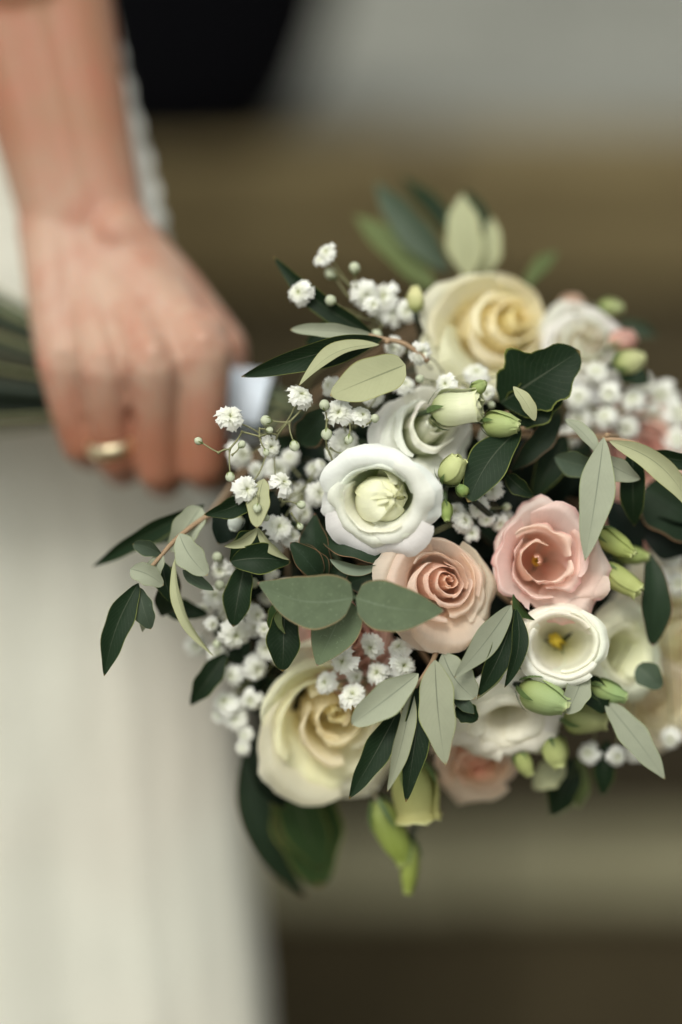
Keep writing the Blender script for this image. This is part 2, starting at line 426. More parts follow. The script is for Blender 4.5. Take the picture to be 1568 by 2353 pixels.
chain(bm, [A(275, 545, 9.8, 1.5), A(400, 690, 10.2, 1.5), A(505, 800, 10.3, 1.18), A(515, 900, 11.6, 1.0), A(470, 960, 12.8, .9), A(400, 985, 13.6, .8)])
tmp = bpy.data.meshes.new('tmp'); bm.to_mesh(tmp); bm.free()
to = bpy.data.objects.new('tmp', tmp); COL.objects.link(to)
rm = to.modifiers.new('r', 'REMESH'); rm.mode = 'VOXEL'; rm.voxel_size = 0.0016; rm.use_smooth_shade = True
sm = to.modifiers.new('s', 'SMOOTH'); sm.iterations = 7; sm.factor = 0.6
dg = bpy.context.evaluated_depsgraph_get(); dg.update()
ev = to.evaluated_get(dg).to_mesh()
bvv = np.empty(len(ev.vertices) * 3); ev.vertices.foreach_get('co', bvv)
bff = [tuple(p.vertices) for p in ev.polygons]
to.evaluated_get(dg).to_mesh_clear(); bpy.data.objects.remove(to)

N = NT('skin')
pos = N.n('NewGeometry').outputs['Position']
zz = N.n('SeparateXYZ', i0=pos).outputs[2]
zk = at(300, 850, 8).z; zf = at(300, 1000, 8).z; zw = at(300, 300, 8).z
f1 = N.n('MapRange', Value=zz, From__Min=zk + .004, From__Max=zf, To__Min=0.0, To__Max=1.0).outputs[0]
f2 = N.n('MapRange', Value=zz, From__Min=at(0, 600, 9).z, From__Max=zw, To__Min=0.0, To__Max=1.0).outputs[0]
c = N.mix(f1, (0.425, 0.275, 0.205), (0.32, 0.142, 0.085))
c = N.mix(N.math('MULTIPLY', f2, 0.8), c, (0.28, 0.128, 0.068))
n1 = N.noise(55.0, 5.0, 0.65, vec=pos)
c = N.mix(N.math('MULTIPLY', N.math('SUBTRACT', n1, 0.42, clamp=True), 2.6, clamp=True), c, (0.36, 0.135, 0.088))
n2 = N.noise(700.0, 3.0, 0.7, vec=pos)
p = N.n('BsdfPrincipled', Base__Color=c, Roughness=0.48, Normal=N.bump(n2, 0.25, 0.0005))
p.inputs['Subsurface Weight'].default_value = 0.25; p.inputs['Subsurface Radius'].default_value = (0.005, 0.0018, 0.001); p.inputs['Subsurface Scale'].default_value = 1.0
p.inputs['Specular IOR Level'].default_value = 0.35
M['skin'] = N.done(p.outputs[0])
mesh_obj('body', bvv, bff, M['skin'], person)

# ring round the ring finger
rc0, rc1 = Vector(at(254, 1000, 8.0)), Vector(at(262, 1042, 8.3))
def torus_band(c, axis, R, hw, th, n=40):
    axis = axis.normalized(); q = axis.to_track_quat('Z', 'Y').to_matrix(); V = []
    prof = [(R, -hw), (R + th, -hw * .7), (R + th * 1.25, 0), (R + th, hw * .7), (R, hw), (R - th * .2, 0)]
    for i in range(n):
        a = 2 * math.pi * i / n
        for (r, h) in prof: V.append(c + q @ Vector((r * math.cos(a), r * math.sin(a), h)))
    F = []
    m = len(prof)
    for i in range(n):
        for j in range(m):
            F.append((i * m + j, ((i + 1) % n) * m + j, ((i + 1) % n) * m + (j + 1) % m, i * m + (j + 1) % m))
    return V, F
v, f = torus_band((rc0 + rc1) / 2 + Vector((0, 0, 0)), rc1 - rc0, 0.0094, 0.0032, 0.0011)
mesh_obj('ring', v, f, M['gold'], person, label='plain gold ring')

# dress: bodice and skirt as one draped surface with soft vertical folds
def dress():
    n, m = 220, 90; V = []
    zt = at(0, -1500, 30).z; rows = np.linspace(0.02, 1.40, m)
    # right outline in photo units -> centre and half width at each height
    oy = [-1500, -700, 0, 180, 350, 530, 800, 1100, 1500, 1900, 2353, 4000, 6000]
    ox = [175, 180, 258, 294, 342, 382, 445, 500, 532, 560, 590, 690, 840]
    for z in rows:
        # photo row seen at this height on a plane 27 cm behind focus
        k = (D + .27)
        # solve py with at(px,py,27).z = z
        a0, a1 = at(0, 0, 27).z, at(0, 1000, 27).z
        py = (z - a0) / (a1 - a0) * 1000
        px = np.interp(py, oy, ox)
        xr = at(px, py, 24).x
        yc = at(0, py, 27).y if False else 0.295
        hw = np.interp(z, [0, 0.5, 0.85, 1.05, 1.2, 1.4], [0.36, 0.26, 0.205, 0.165, 0.16, 0.17])
        cx = xr - hw
        yc = float(np.interp(z, [0, .65, .85, 1.05, 1.2], [.21, .215, .222, .275, .30])); dep = .05
        fold = np.interp(z, [0, 0.6, 0.9, 1.1, 1.4], [0.04, 0.008, 0.004, 0.003, 0.002])
        for i in range(n):
            a = 2 * math.pi * i / n
            ff = math.sin(a * 11 + 1.3 + .5 * math.sin(z * 3)) * .55 + math.sin(a * 19 + 2.1 * math.sin(a * 2) + z) * .35 + .3 * math.sin(a * 31 + z * 4)
            s = 1 + fold * ff * (1 - 0.75 * abs(math.cos(a)) ** 6)
            nz = 0.0016 * noise.noise(Vector((math.cos(a) * 9, math.sin(a) * 9, z * 22)))
            ca, sa = math.cos(a), math.sin(a); ca = math.copysign(abs(ca) ** .42, ca); sa = math.copysign(abs(sa) ** .5, sa) if sa < 0 else sa * 3.6
            V.append((cx + hw * s * ca + nz, yc + dep * sa + (s - 1) * .35 + nz, z))
    return V, grid_faces(m, n, closed=True)
v, f = dress()
N = NT('white_dress_cloth')
pos = N.n('NewGeometry').outputs['Position']
wv = N.n('TexVoronoi', Scale=240.0, Vector=pos).outputs[0]
n1 = N.noise(26.0, 4.0, 0.6, vec=pos); n3 = N.noise(5.0, 2.0, 0.5, vec=pos)
c = N.mix(n1, (0.66, 0.65, 0.575), (0.73, 0.72, 0.65))
c = N.mix(N.math('MULTIPLY', N.math('SUBTRACT', n3, 0.5, clamp=True), 1.2), c, (0.60, 0.47, 0.40))
p = N.n('BsdfPrincipled', Base__Color=c, Roughness=0.75, Normal=N.bump(wv, 0.4, 0.002)); p.inputs['Sheen Weight'].default_value = 0.2
M['dress'] = N.done(p.outputs[0])
mesh_obj('dress', v, f, M['dress'], person)

# lace edging of the dress hanging beside the forearm
V = []
lp = catmull([(205, -120, 0), (262, 60, 0), (300, 200, 0), (338, 340, 0), (366, 460, 0), (384, 560, 0), (392, 640, 0)], 70)
for j, (x, y, _) in enumerate(lp):
    for i in range(9):
        u = i / 8
        wob = 7 * math.sin(j * .9) * u ** 4 + 5 * noise.noise(Vector((j * .25, u, 2)))
        V.append(at(x - 95 + 95 * u + wob, y + 6 * noise.noise(Vector((j * .3, u * 2, 9))), 13.2 + .5 * math.sin(u * 6 + j * .12) + .8 * u * u))
mesh_obj('lace', V, grid_faces(70, 9), M['lace'], person)

# ------------------------------------------------------------------ stems and the handle of the bouquet
BP = Vector(at(640, 965, 9.6)); HB = Vector(at(330, 905, 10.2)); HP = Vector(at(-260, 775, 11.8))
HAX = (HP - BP).normalized(); HU = HAX.cross(FW).normalized(); HV = HAX.cross(HU).normalized()
STEM_I = [0]
def handle_offset():
    k = STEM_I[0]; STEM_I[0] += 1
    r = 0.0115 * math.sqrt((k % 46 + .5) / 46); a = k * 2.39996
    return r * math.cos(a), r * math.sin(a)

def stem_to_hand(parent, start, axis, r=0.0016, mat='stem', name='stem', lead=0.035):
    a, b = handle_offset()
    o = HU * a + HV * b
    s = Vector(start); e = BP + o
    dd = (e - s).length
    p1 = s - (axis * .45 - FW * .75) * min(lead, dd * .3)
    pts = [s, p1, s.lerp(e, .62) - axis * 0.008, e, HB + o * 1.0, HP + HU * a * 4.4 + HV * b * 2.0 + HAX * (0.01 * (STEM_I[0] % 5))]
    if mat == 'stem': mat = ('stem', 'stem_dark', 'stem_dark', 'stem_grey')[STEM_I[0] % 4]
    v, f = tube([tuple(p) for p in pts], [r, r * .95, r, r, r * 1.05, r * 1.05], n=6, samples=26)
    return mesh_obj(name, v, f, M[mat], parent)

# ribbon wrapped round the handle
rib = thing('ribbon', 'white satin ribbon wrapped round the stems beside the index finger', 'ribbon', BP)
ra = Vector(at(430, 912, 9.9)); rb = Vector(at(612, 942, 9.8)); rax = (rb - ra)
V = []; nr, ns = 40, 36
for j in range(nr):
    t = j / (nr - 1); ph = (t * 5) % 1
    R = 0.0148 + 0.0010 * (1 - ph) + 0.0008 * t
    for i in range(ns):
        a = 2 * math.pi * i / ns
        tt = t + 0.035 * math.sin(a)
        V.append(ra + rax * tt + (HU * math.cos(a) + HV * math.sin(a)) * (R * (1 + .02 * noise.noise(Vector((i * .4, j * .3, 0))))))
mesh_obj('wrap', V, grid_faces(nr, ns, closed=True), M['ribbon'], rib)
V = []
for j in range(14):
    t = j / 13
    for i in range(5):
        u = i / 4 - .5
        V.append(rb + HV * -0.015 + UP * (-0.004 - .035 * t) + RT * (0.006 + .012 * math.sin(t * 2.2) + u * .013) + FW * (-.004 + .006 * math.sin(t * 5 + u)))
mesh_obj('tail', V, grid_faces(14, 5), M['ribbon'], rib)

# ------------------------------------------------------------------ leaves
def leaf_shape(kind, v):
    if kind == 'olive': return (math.sin(math.pi * min(1, v ** 0.85)) ** 0.85) * (1 if v < 1 else 0)
    if kind == 'blunt': return max(0, math.sin(math.pi * v ** 1.15)) ** 0.62
    if kind == 'slim': return max(0, math.sin(math.pi * v ** 0.9)) ** 0.95
    if kind == 'euc': return (v ** .40) * (1 - v ** 1.35) / 0.535
    if kind == 'wide': return max(0, math.sin(math.pi * v ** .8)) ** .6
    return math.sin(math.pi * v)

def leaf(parent, base, tip, wid, mat='olive', pale=False, bend=0.12, side=0.0, cup=0.34, twist=0.0, tilt=0.0, shape='olive', seed=0, dir0=None, name='leaf', nv=22, nu=9, wave=0.07, label=None, curl=0.03, ragged=0.0):
    B, T = Vector(base), Vector(tip)
    ax = T - B; L = ax.length; ax.normalize()
    n0 = (-FW) - ax * (-FW).dot(ax)
    if n0.length < .15: n0 = UP - ax * UP.dot(ax)
    n0.normalize()
    n0 = Matrix.Rotation(tilt + (random.Random(seed * 3 + int(wid)).uniform(-.38, .38) if shape in ('olive', 'slim', 'blunt') else 0), 3, ax) @ n0
    s0 = ax.cross(n0)
    r = random.Random(seed + int(abs(base[0]) * 1e5) + int(abs(tip[2]) * 1e5)); ph = r.uniform(0, 6.28); fr = r.uniform(5, 9)
    V, UVs = [], []
    W = wid * S * ((B - CAM).dot(FW) / D) * .5
    for j in range(nv):
        v = j / (nv - 1)
        c = B + ax * (L * v) + s0 * (math.sin(math.pi * v) * side * L) + n0 * (math.sin(math.pi * v) * bend * L - curl * L * v ** 4)
        tw = twist * (v - .3); s = s0 * math.cos(tw) + n0 * math.sin(tw); nn = n0 * math.cos(tw) - s0 * math.sin(tw)
        wv = W * leaf_shape(shape, v) + .00012
        for i in range(nu):
            u = 2 * i / (nu - 1) - 1
            e = abs(u)
            jag = 1 + wave * math.sin(fr * v * 2 + ph + (1.3 if u > 0 else 0)) * e + (ragged * noise.noise(Vector((v * 7, u, seed + .5))) * e)
            off = s * (u * wv * jag * (1 - .12 * cup * e)) + nn * ((abs(u) ** 1.4) * wv * cup + wave * .5 * W * e * math.sin(fr * v + ph))
            V.append(c + off); UVs.append((u * .5 + .5, v))
    # camera sees the front of the sheet when it is not pale
    F = grid_faces(nv, nu)
    # orientation test
    a, b, c_, _ = F[(nv // 2) * (nu - 1) + nu // 2]
    nrm = (V[b] - V[a]).cross(V[c_] - V[a])
    if (nrm.dot(n0) < 0) != pale: F = grid_faces(nv, nu, flip=True)
    return mesh_obj(name, V, F, M[mat], parent, uv=UVs, label=label, loc=B)

def P_(t): return at(*t)

def sprig(name, label, group, node, leaves, mat='olive', stemmat='bark', twig=None, axis=(0, 0, 1), sr=0.0011, cat='olive sprig'):
    """leaves: (bx,by,bd, tx,ty,td, width, opts)"""
    t = thing(name, label, cat, P_(node), group)
    stem_to_hand(t, P_(node), dirv(*axis), sr, stemmat, lead=0.02)
    if twig:
        v, f = tube([tuple(P_(q)) for q in twig], [.0012, .0007], n=6, samples=4 * len(twig)); mesh_obj('twig', v, f, M[stemmat], t)
    for i, L in enumerate(leaves):
        o = dict(mat=mat, seed=i * 7 + 1)
        if len(L) > 7: o.update(L[7])
        leaf(t, at(*L[0:3]), at(*L[3:6]), L[6], **o)
    return t

PALE = dict(pale=True)
G1 = 'olive sprigs round the bouquet'
def pl(**k): d = dict(pale=True); d.update(k); return d

sprig('olive_sprig', 'tall olive sprig rising above the top cream rose', G1, (1060, 680, 8.6), [
    (1000, 668, 9.0, 815, 490, 10.5, 74, dict(mat='olive_young', bend=.05)),
    (1035, 625, 8.6, 860, 415, 10, 76, dict(mat='olive_grey', bend=.08, pale=False)),
    (1075, 570, 9, 920, 400, 11, 50, dict(bend=.05)),
    (1080, 640, 7.6, 1060, 443, 8.2, 88, pl(mat='olive_mid', bend=.08, cup=.15)),
    (1105, 640, 8.2, 1132, 498, 8.6, 56, pl(mat='olive_mid')),
    (1128, 620, 8.9, 1070, 432, 9.9, 62, dict()),
], twig=[(1060, 690, 8.7), (1075, 600, 8.9), (1080, 540, 9.2)])
sprig('olive_sprig', 'faint blurred olive tip standing out right of the top cream rose', G1, (1200, 700, 8), [
    (1205, 665, 8.2, 1282, 575, 9.5, 40, dict(mat='olive_young'))])
sprig('olive_sprig', 'olive sprig fanning left above the hand side of the white gypsophila', G1, (890, 785, 1.2), [
    (860, 770, 1.8, 626, 590, 2.4, 52, dict(bend=.04, side=-.05)),
    (858, 770, 1.4, 667, 756, 1.4, 34, pl(mat='olive_grey', cup=.5, wave=.06, shape='blunt')),
    (880, 778, 1.2, 556, 868, .6, 68, dict(mat='olive', bend=.10, side=.05)),
    (872, 792, .6, 686, 882, -.2, 50, pl(mat='olive_mid', tilt=.5, side=.06, bend=.12)),
    (932, 838, .2, 760, 908, -.5, 96, pl(mat='olive_mid', shape='wide', bend=.08, cup=.12)),
    (830, 740, 2.6, 700, 790, 3.0, 60, dict()),
], twig=[(985, 830, 1.5), (930, 790, 1.3), (880, 778, 1.3), (845, 768, 1.4)])
sprig('broad_leaf_sprig', 'broad ragged near-black leaf below the top cream rose', None, (1165, 950, 1.6), [
    (1150, 925, 1.6, 1333, 806, .9, 150, dict(shape='wide', ragged=.35, bend=.10, wave=.10, cup=.2)),
    (1168, 960, 1.8, 1300, 880, 1.6, 110, dict(shape='wide', ragged=.1)),
    (1180, 888, .1, 1231, 966, -.1, 34, pl(mat='olive_mid', shape='blunt', cup=.4)),
], cat='leaf sprig')
sprig('olive_sprig', 'glossy dark olive leaf hanging beside the small white buds', G1, (1200, 985, 1), [
    (1196, 985, .9, 1076, 1152, -.2, 92, dict(shape='blunt', bend=.05, cup=.18, side=.06)),
    (1290, 950, 2.4, 1172, 1085, 2.0, 56, dict(mat='euc_dark')),
    (1165, 1090, 1.2, 1226, 1142, .9, 42, dict(tilt=.6)),
    (1300, 1000, 3.2, 1225, 1150, 3.0, 70, dict()),
])
sprig('olive_sprig', 'silver olive sprig with a long pale leaf over the pink lisianthus', G1, (1395, 1000, .6), [
    (1388, 1005, .2, 1346, 1287, -.7, 80, pl(mat='olive_grey', shape='slim', bend=.06, cup=.15)),
    (1300, 962, 1.2, 1388, 1056, .2, 36, pl(mat='olive_grey', tilt=-.3, bend=.1)),
    (1378, 1050, 1.0, 1472, 1102, .8, 58, pl(mat='olive_grey')),
    (1275, 1050, 1.8, 1392, 1078, 1.4, 62, dict(mat='olive_grey')),
    (1400, 1012, .6, 1600, 1190, -.4, 56, pl(mat='olive_mid', side=-.14, bend=.05, shape='slim')),
    (1480, 1040, 1.2, 1640, 1062, 1.0, 44, dict()),
    (1455, 1030, 1.2, 1458, 1210, 2.0, 62, dict(mat='olive')),
], twig=[(1385, 1010, .7), (1430, 1012, .6), (1470, 1020, .5)])
sprig('olive_sprig', 'small dark olive leaves at the far right top of the bouquet', G1, (1415, 745, 7), [
    (1412, 742, 7.2, 1512, 772, 8.0, 38, dict(mat='olive_grey')), (1425, 850, 4.8, 1492, 880, 4.4, 66, dict(mat='euc_dark'))])
sprig('olive_sprig', 'dark leaves at the right edge between pink and cream flowers', G1, (1480, 1200, 3.2), [
    (1482, 1120, 3.4, 1640, 1230, 3.0, 150, dict(mat='euc_dark', shape='wide')),
    (1475, 1200, 3.2, 1610, 1260, 3.4, 100, dict(mat='filler')),
    (1492, 1270, 2.6, 1503, 1485, 2.4, 72, dict(mat='euc_dark', shape='blunt')),
    (1400, 1150, 3.6, 1470, 1290, 3.2, 80, dict(mat='filler')),
])
# left cluster
sprig('olive_sprig', 'drooping olive sprig at far left in front of the white dress', G1, (470, 1190, 1.6), [
    (372, 1275, .2, 305, 1250, .2, 40, dict(mat='olive_grey', shape='blunt', side=.12)),
    (300, 1307, -.3, 376, 1345, -.2, 50, pl(mat='olive_grey', shape='wide', side=-.08)),
    (318, 1340, .1, 240, 1554, -.3, 64, dict(bend=.05, side=.06)),
    (320, 1350, .2, 346, 1446, 0, 52, dict(mat='olive_grey', shape='blunt')),
    (328, 1380, .6, 328, 1452, .6, 26, pl()),
    (374, 1272, .2, 345, 1342, .5, 42, pl(mat='olive_grey')),
    (412, 1226, .4, 476, 1322, -.2, 66, pl(mat='olive_grey', shape='blunt', wave=.08, side=.05)),
    (462, 1165, 1.6, 392, 1268, 1.4, 66, pl(mat='olive_grey', shape='wide')),
    (402, 1285, .1, 486, 1508, -.4, 34, pl(mat='olive_mid', tilt=.7, cup=.5, side=.04)),
    (420, 1310, .6, 492, 1356, .5, 32, dict(mat='olive_grey', side=.08)),
    (372, 1290, 1.0, 396, 1386, .8, 50, dict()),
    (395, 1300, 1.4, 372, 1420, 2.6, 60, dict(mat='euc_dark')),
    (470, 1160, 2.2, 212, 1306, 3.0, 48, dict(mat='olive', side=.03, bend=.03)),
    (470, 1175, 2.8, 300, 1240, 3.8, 60, dict(mat='olive_grey')),
    (370, 1395, 3.2, 480, 1412, 2.8, 50, dict()),
], twig=[(560, 1140, 2.0), (470, 1190, 1.4), (410, 1235, .7), (372, 1275, .2), (330, 1325, .1)])
sprig('olive_sprig', 'olive sprig with a brown-tipped dark leaf beside the fingers', G1, (600, 1190, 1), [
    (590, 1120, .2, 471, 1184, -.5, 54, dict(bend=.12, side=-.06)),
    (606, 1100, .4, 590, 1211, -.6, 54, pl(mat='olive_mid', shape='blunt', cup=.15)),
    (592, 1212, .0, 516, 1256, -.2, 36, pl(mat='olive_mid', tilt=-.7, cup=.6)),
    (592, 1212, .1, 664, 1288, -.1, 30, pl(mat='olive_mid', tilt=.8)),
    (600, 1225, .6, 528, 1290, .4, 72, dict()),
    (530, 1290, .1, 668, 1292, .3, 74, dict(side=-.06)),
    (565, 1290, 1.2, 536, 1440, .7, 66, dict(shape='blunt')),
    (560, 1160, 1.6, 500, 1250, 1.6, 90, dict(mat='filler')),
    (630, 1130, 1.8, 560, 1230, 1.4, 90, dict(mat='filler')),
])
sprig('olive_sprig', 'dark olive leaves hanging under the left eucalyptus leaf', G1, (660, 1400, 1), [
    (655, 1390, .8, 650, 1542, .2, 78, dict(shape='blunt')),
    (636, 1380, .8, 632, 1470, .9, 40, dict(mat='olive_mid')),
    (650, 1395, .2, 655, 1456, -.1, 16, dict(mat='olive_young', side=.2)),
    (520, 1500, 2.6, 437, 1622, 2.8, 56, dict()),
    (575, 1290, 2, 560, 1390, 2, 80, dict(mat='filler')),
])
sprig('eucalyptus_sprig', 'matt grey-green eucalyptus sprig with a pair of broad joined leaves', None, (815, 1374, -1.0), [
    (812, 1374, -1.2, 591, 1339, -.8, 136, dict(shape='euc', bend=.03, cup=.06, side=-.11, wave=.02)),
    (818, 1374, -1.2, 1021, 1404, -1.6, 124, dict(shape='euc', bend=.03, cup=.06, side=.05, wave=.02)),
    (800, 1378, -.4, 728, 1531, -.2, 124, dict(shape='euc', bend=.02, cup=.08, wave=.015)),
], mat='euc', stemmat='stem', cat='eucalyptus')
sprig('eucalyptus_sprig', 'dark upright eucalyptus leaves with red rims below the open white lisianthus', None, (735, 1330, 1.0), [
    (735, 1325, .5, 668, 1247, .1, 62, dict(shape='wide', cup=.5, tilt=.2)),
    (745, 1330, .7, 690, 1250, .4, 66, dict(shape='wide')),
    (752, 1322, 1.2, 722, 1180, 1.2, 76, dict(shape='olive', side=-.05)),
    (745, 1235, .9, 882, 1290, .1, 70, dict(shape='wide', side=-.08)),
    (758, 1285, .1, 880, 1300, .0, 34, pl(mat='euc', tilt=.9, cup=.5, side=.05)),
    (800, 1340, 1.0, 876, 1315, .9, 66, dict(shape='wide')),
    (740, 1340, 1.2, 800, 1300, 1.2, 60, dict(mat='euc_dark', shape='wide')),
    (690, 1020, 2.2, 760, 935, 1.6, 74, dict(shape='wide')),
], mat='euc_dark', stemmat='stem', cat='eucalyptus')
sprig('olive_sprig', 'two-toned olive sprig hanging at the bottom centre over the cream rose', G1, (990, 1528, .3), [
    (962, 1548, -.2, 808, 1666, -.7, 78, pl(mat='olive_grey', shape='blunt')),
    (918, 1628, .3, 803, 1836, -.2, 64, dict(bend=.05)),
    (948, 1588, 0, 893, 1820, -.5, 46, pl(mat='olive', bend=.05)),
    (972, 1560, .2, 934, 1844, -.2, 66, dict(bend=.04)),
    (1000, 1516, 0, 1022, 1758, -.7, 90, pl(mat='olive', bend=.05, cup=.12)),
    (1018, 1500, .5, 1092, 1606, .2, 84, pl(mat='olive_grey', shape='blunt', side=.1)),
    (1050, 1620, .6, 1098, 1655, .5, 52, dict(shape='wide')),
    (1045, 1600, .5, 1090, 1640, .2, 34, dict(mat='olive_grey')),
], twig=[(1010, 1480, .9), (990, 1528, .3), (950, 1588, .1), (925, 1630, .2)])
sprig('olive_sprig', 'olive sprig between the peach rose and the ivory cup flower', G1, (1180, 1385, .8), [
    (1176, 1390, 0, 1047, 1558, -.6, 64, pl(mat='olive_grey', bend=.05, cup=.12)),
    (1184, 1400, .5, 1100, 1602, .1, 66, dict()),
    (1168, 1500, .6, 1098, 1607, .3, 44, pl(mat='olive_mid', side=.08)),
    (1188, 1400, .3, 1162, 1580, -.1, 42, dict(side=-.05)),
    (1180, 1365, .8, 1228, 1426, .3, 32, dict(mat='olive_mid', tilt=.6)),
])
sprig('olive_sprig', 'olive sprig reaching down to the lower right corner of the bouquet', G1, (1360, 1560, 1.8), [
    (1345, 1538, .9, 1303, 1642, .5, 62, pl(mat='olive_grey', shape='blunt')),
    (1392, 1612, 1.4, 1530, 1790, 1.0, 66, pl(mat='olive_grey', bend=.05, cup=.12)),
    (1345, 1555, 1.6, 1392, 1640, 1.4, 66, dict(shape='wide')),
    (1396, 1700, 4, 1386, 1832, 4.2, 52, dict()),
    (1320, 1740, 5, 1268, 1882, 5.4, 74, dict()),
    (1300, 1755, 4.4, 1225, 1812, 4.6, 66, pl(mat='olive_mid')),
    (1330, 1740, 5, 1330, 1860, 5.6, 44, dict(mat='olive_young')),
    (1465, 1530, 2.2, 1522, 1580, 2.0, 60, dict(mat='olive_grey', shape='wide')),
])
sprig('eucalyptus_sprig', 'large blurred blue-green leaves hanging below the lower cream rose', None, (600, 1690, 6.5), [
    (680, 1740, 6.8, 735, 2040, 7.4, 165, dict(shape='wide', mat='olive_mid', bend=.06)),
    (650, 1760, 6.3, 742, 2000, 7.0, 110, dict(shape='wide', mat='olive_mid', bend=.06)),
    (565, 1700, 7.0, 702, 2065, 7.8, 84, dict(mat='euc_dark', side=.08)),
    (590, 1680, 4.4, 650, 1860, 4.8, 90, dict(mat='filler')),
], stemmat='stem', cat='eucalyptus')

# filler foliage deep between the flowers
ANCH = [('the top cream rose', 1110, 740), ('the tall olive sprig', 1060, 560), ('the white rose at the top right', 1350, 790), ('the upper gypsophila', 880, 690), ('the ragged dark leaf', 1240, 870), ('the half-open white-green bud', 1050, 930),
        ('the open white lisianthus', 870, 1140), ('the sharp gypsophila on thin twigs', 620, 1060), ('the peach rose', 1005, 1355), ('the pink lisianthus', 1270, 1290), ('the ivory cup flower', 1290, 1480), ('the joined eucalyptus leaves', 700, 1370),
        ('the far left olive cluster', 400, 1290), ('the lower cream rose', 720, 1670), ('the bottom centre olive sprig', 930, 1700), ('the fat green bud', 1250, 1600), ('the right edge cream rose', 1540, 1480), ('the silver olive leaves', 1370, 1120),
        ('the gypsophila at the right', 1420, 950), ('the two yellow-green buds', 1420, 1290), ('the small green buds', 1040, 1090), ('the low hanging gypsophila at the left', 540, 1480), ('the pale peach rose at the bottom', 1100, 1780), ('the dusty pink rose', 800, 1480), ('the lower right pale olive leaf', 1460, 1700)]
def near(x, y):
    ANCH.sort(key=lambda q: (q[1] - x) ** 2 + (q[2] - y) ** 2); return ANCH.pop(0)[0]
fr = random.Random(21)
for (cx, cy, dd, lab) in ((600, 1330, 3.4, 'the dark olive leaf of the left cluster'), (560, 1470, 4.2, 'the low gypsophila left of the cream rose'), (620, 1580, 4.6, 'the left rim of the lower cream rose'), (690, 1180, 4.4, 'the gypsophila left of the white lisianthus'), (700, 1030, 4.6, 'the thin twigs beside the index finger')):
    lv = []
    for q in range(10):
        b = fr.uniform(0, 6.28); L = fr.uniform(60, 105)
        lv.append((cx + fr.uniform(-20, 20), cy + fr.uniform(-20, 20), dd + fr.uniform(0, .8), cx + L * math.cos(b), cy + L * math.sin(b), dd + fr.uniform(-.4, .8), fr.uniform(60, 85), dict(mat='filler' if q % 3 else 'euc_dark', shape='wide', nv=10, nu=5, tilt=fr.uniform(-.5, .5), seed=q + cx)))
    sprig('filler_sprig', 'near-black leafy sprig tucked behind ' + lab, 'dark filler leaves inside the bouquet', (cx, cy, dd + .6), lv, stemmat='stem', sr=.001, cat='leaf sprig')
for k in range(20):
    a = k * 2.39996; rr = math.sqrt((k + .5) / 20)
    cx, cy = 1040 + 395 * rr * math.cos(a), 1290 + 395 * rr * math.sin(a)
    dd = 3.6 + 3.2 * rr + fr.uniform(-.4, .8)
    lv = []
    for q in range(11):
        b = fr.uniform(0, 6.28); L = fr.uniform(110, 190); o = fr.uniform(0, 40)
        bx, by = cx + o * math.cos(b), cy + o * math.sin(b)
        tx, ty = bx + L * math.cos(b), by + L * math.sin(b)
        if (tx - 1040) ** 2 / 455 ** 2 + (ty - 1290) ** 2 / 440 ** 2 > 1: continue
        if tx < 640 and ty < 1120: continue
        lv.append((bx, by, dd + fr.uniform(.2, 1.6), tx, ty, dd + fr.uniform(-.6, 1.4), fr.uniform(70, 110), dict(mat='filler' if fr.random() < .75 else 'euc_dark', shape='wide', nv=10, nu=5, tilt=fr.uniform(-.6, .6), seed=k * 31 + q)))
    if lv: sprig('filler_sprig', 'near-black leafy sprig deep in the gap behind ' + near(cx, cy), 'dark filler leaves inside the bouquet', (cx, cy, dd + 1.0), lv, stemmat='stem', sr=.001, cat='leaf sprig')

# ------------------------------------------------------------------ petals and flowers
def frame(axis, roll=0.0):
    z = axis.normalized(); x = RT - z * RT.dot(z)
    if x.length < .1: x = UP - z * UP.dot(z)
    x.normalize(); y = z.cross(x)
    m = Matrix((x, y, z)).transposed()
    return m @ Matrix.Rotation(roll, 3, 'Z')

def petal(parent, O, FR, phi, half, prof, R, mat, col, spiral=.10, ruffle=.03, rf=9, seed=0, nu=17, nv=16, notch=0.0, ex=(1, 1), lean=(0, 0), shift=(0, 0), name='petal', topfall=.16, pinch=0.0, sharp=2.6):
    """a cupped sheet: prof = (radius, height) control points from base to rim, in units of R"""
    pr = catmull(prof, nv); r = random.Random(seed)
    p1, p2 = r.uniform(0, 6.28), r.uniform(0, 6.28)
    V, UVs = [], []
    for j in range(nv):
        for i in range(nu):
            u = 2 * i / (nu - 1) - 1
            # rounded petal outline: the sides stop lower than the middle
            vm = 1 - topfall * abs(u) ** sharp - notch * math.exp(-(u / .12) ** 2) + pinch * math.exp(-(u / .16) ** 2)
            v = j / (nv - 1) * vm
            t = v * (nv - 1); k = min(int(t), nv - 2); f = t - k
            rad, hh = pr[k] * (1 - f) + pr[k + 1] * f if v <= 1 else pr[-1]
            wf = min(1, .30 + 1.1 * v ** .7)
            ang = phi + u * half * wf
            q = v ** 3
            ru = ruffle * q * (math.sin(rf * u + p1) + .6 * math.sin(rf * 2.3 * u + p2) + 1.1 * noise.noise(Vector((u * 3.1, v * 2, seed * .37))) + .35 * math.sin(rf * 5.1 * u + p2) * v ** 6)
            rad2 = rad * (1 + spiral * u) + ru * .7
            h2 = hh + ru * .8 + .02 * noise.noise(Vector((u * 2, v * 3, seed)))
            x = rad2 * math.cos(ang) * ex[0] + lean[0] * h2 + shift[0] * v; y = rad2 * math.sin(ang) * ex[1] + lean[1] * h2 + shift[1] * v
            V.append(O + FR @ Vector((x * R, y * R, h2 * R))); UVs.append((u * .5 + .5, v))
    return mesh_obj(name, V, grid_faces(nv, nu), M[mat], parent, uv=UVs, color=col, loc=O)

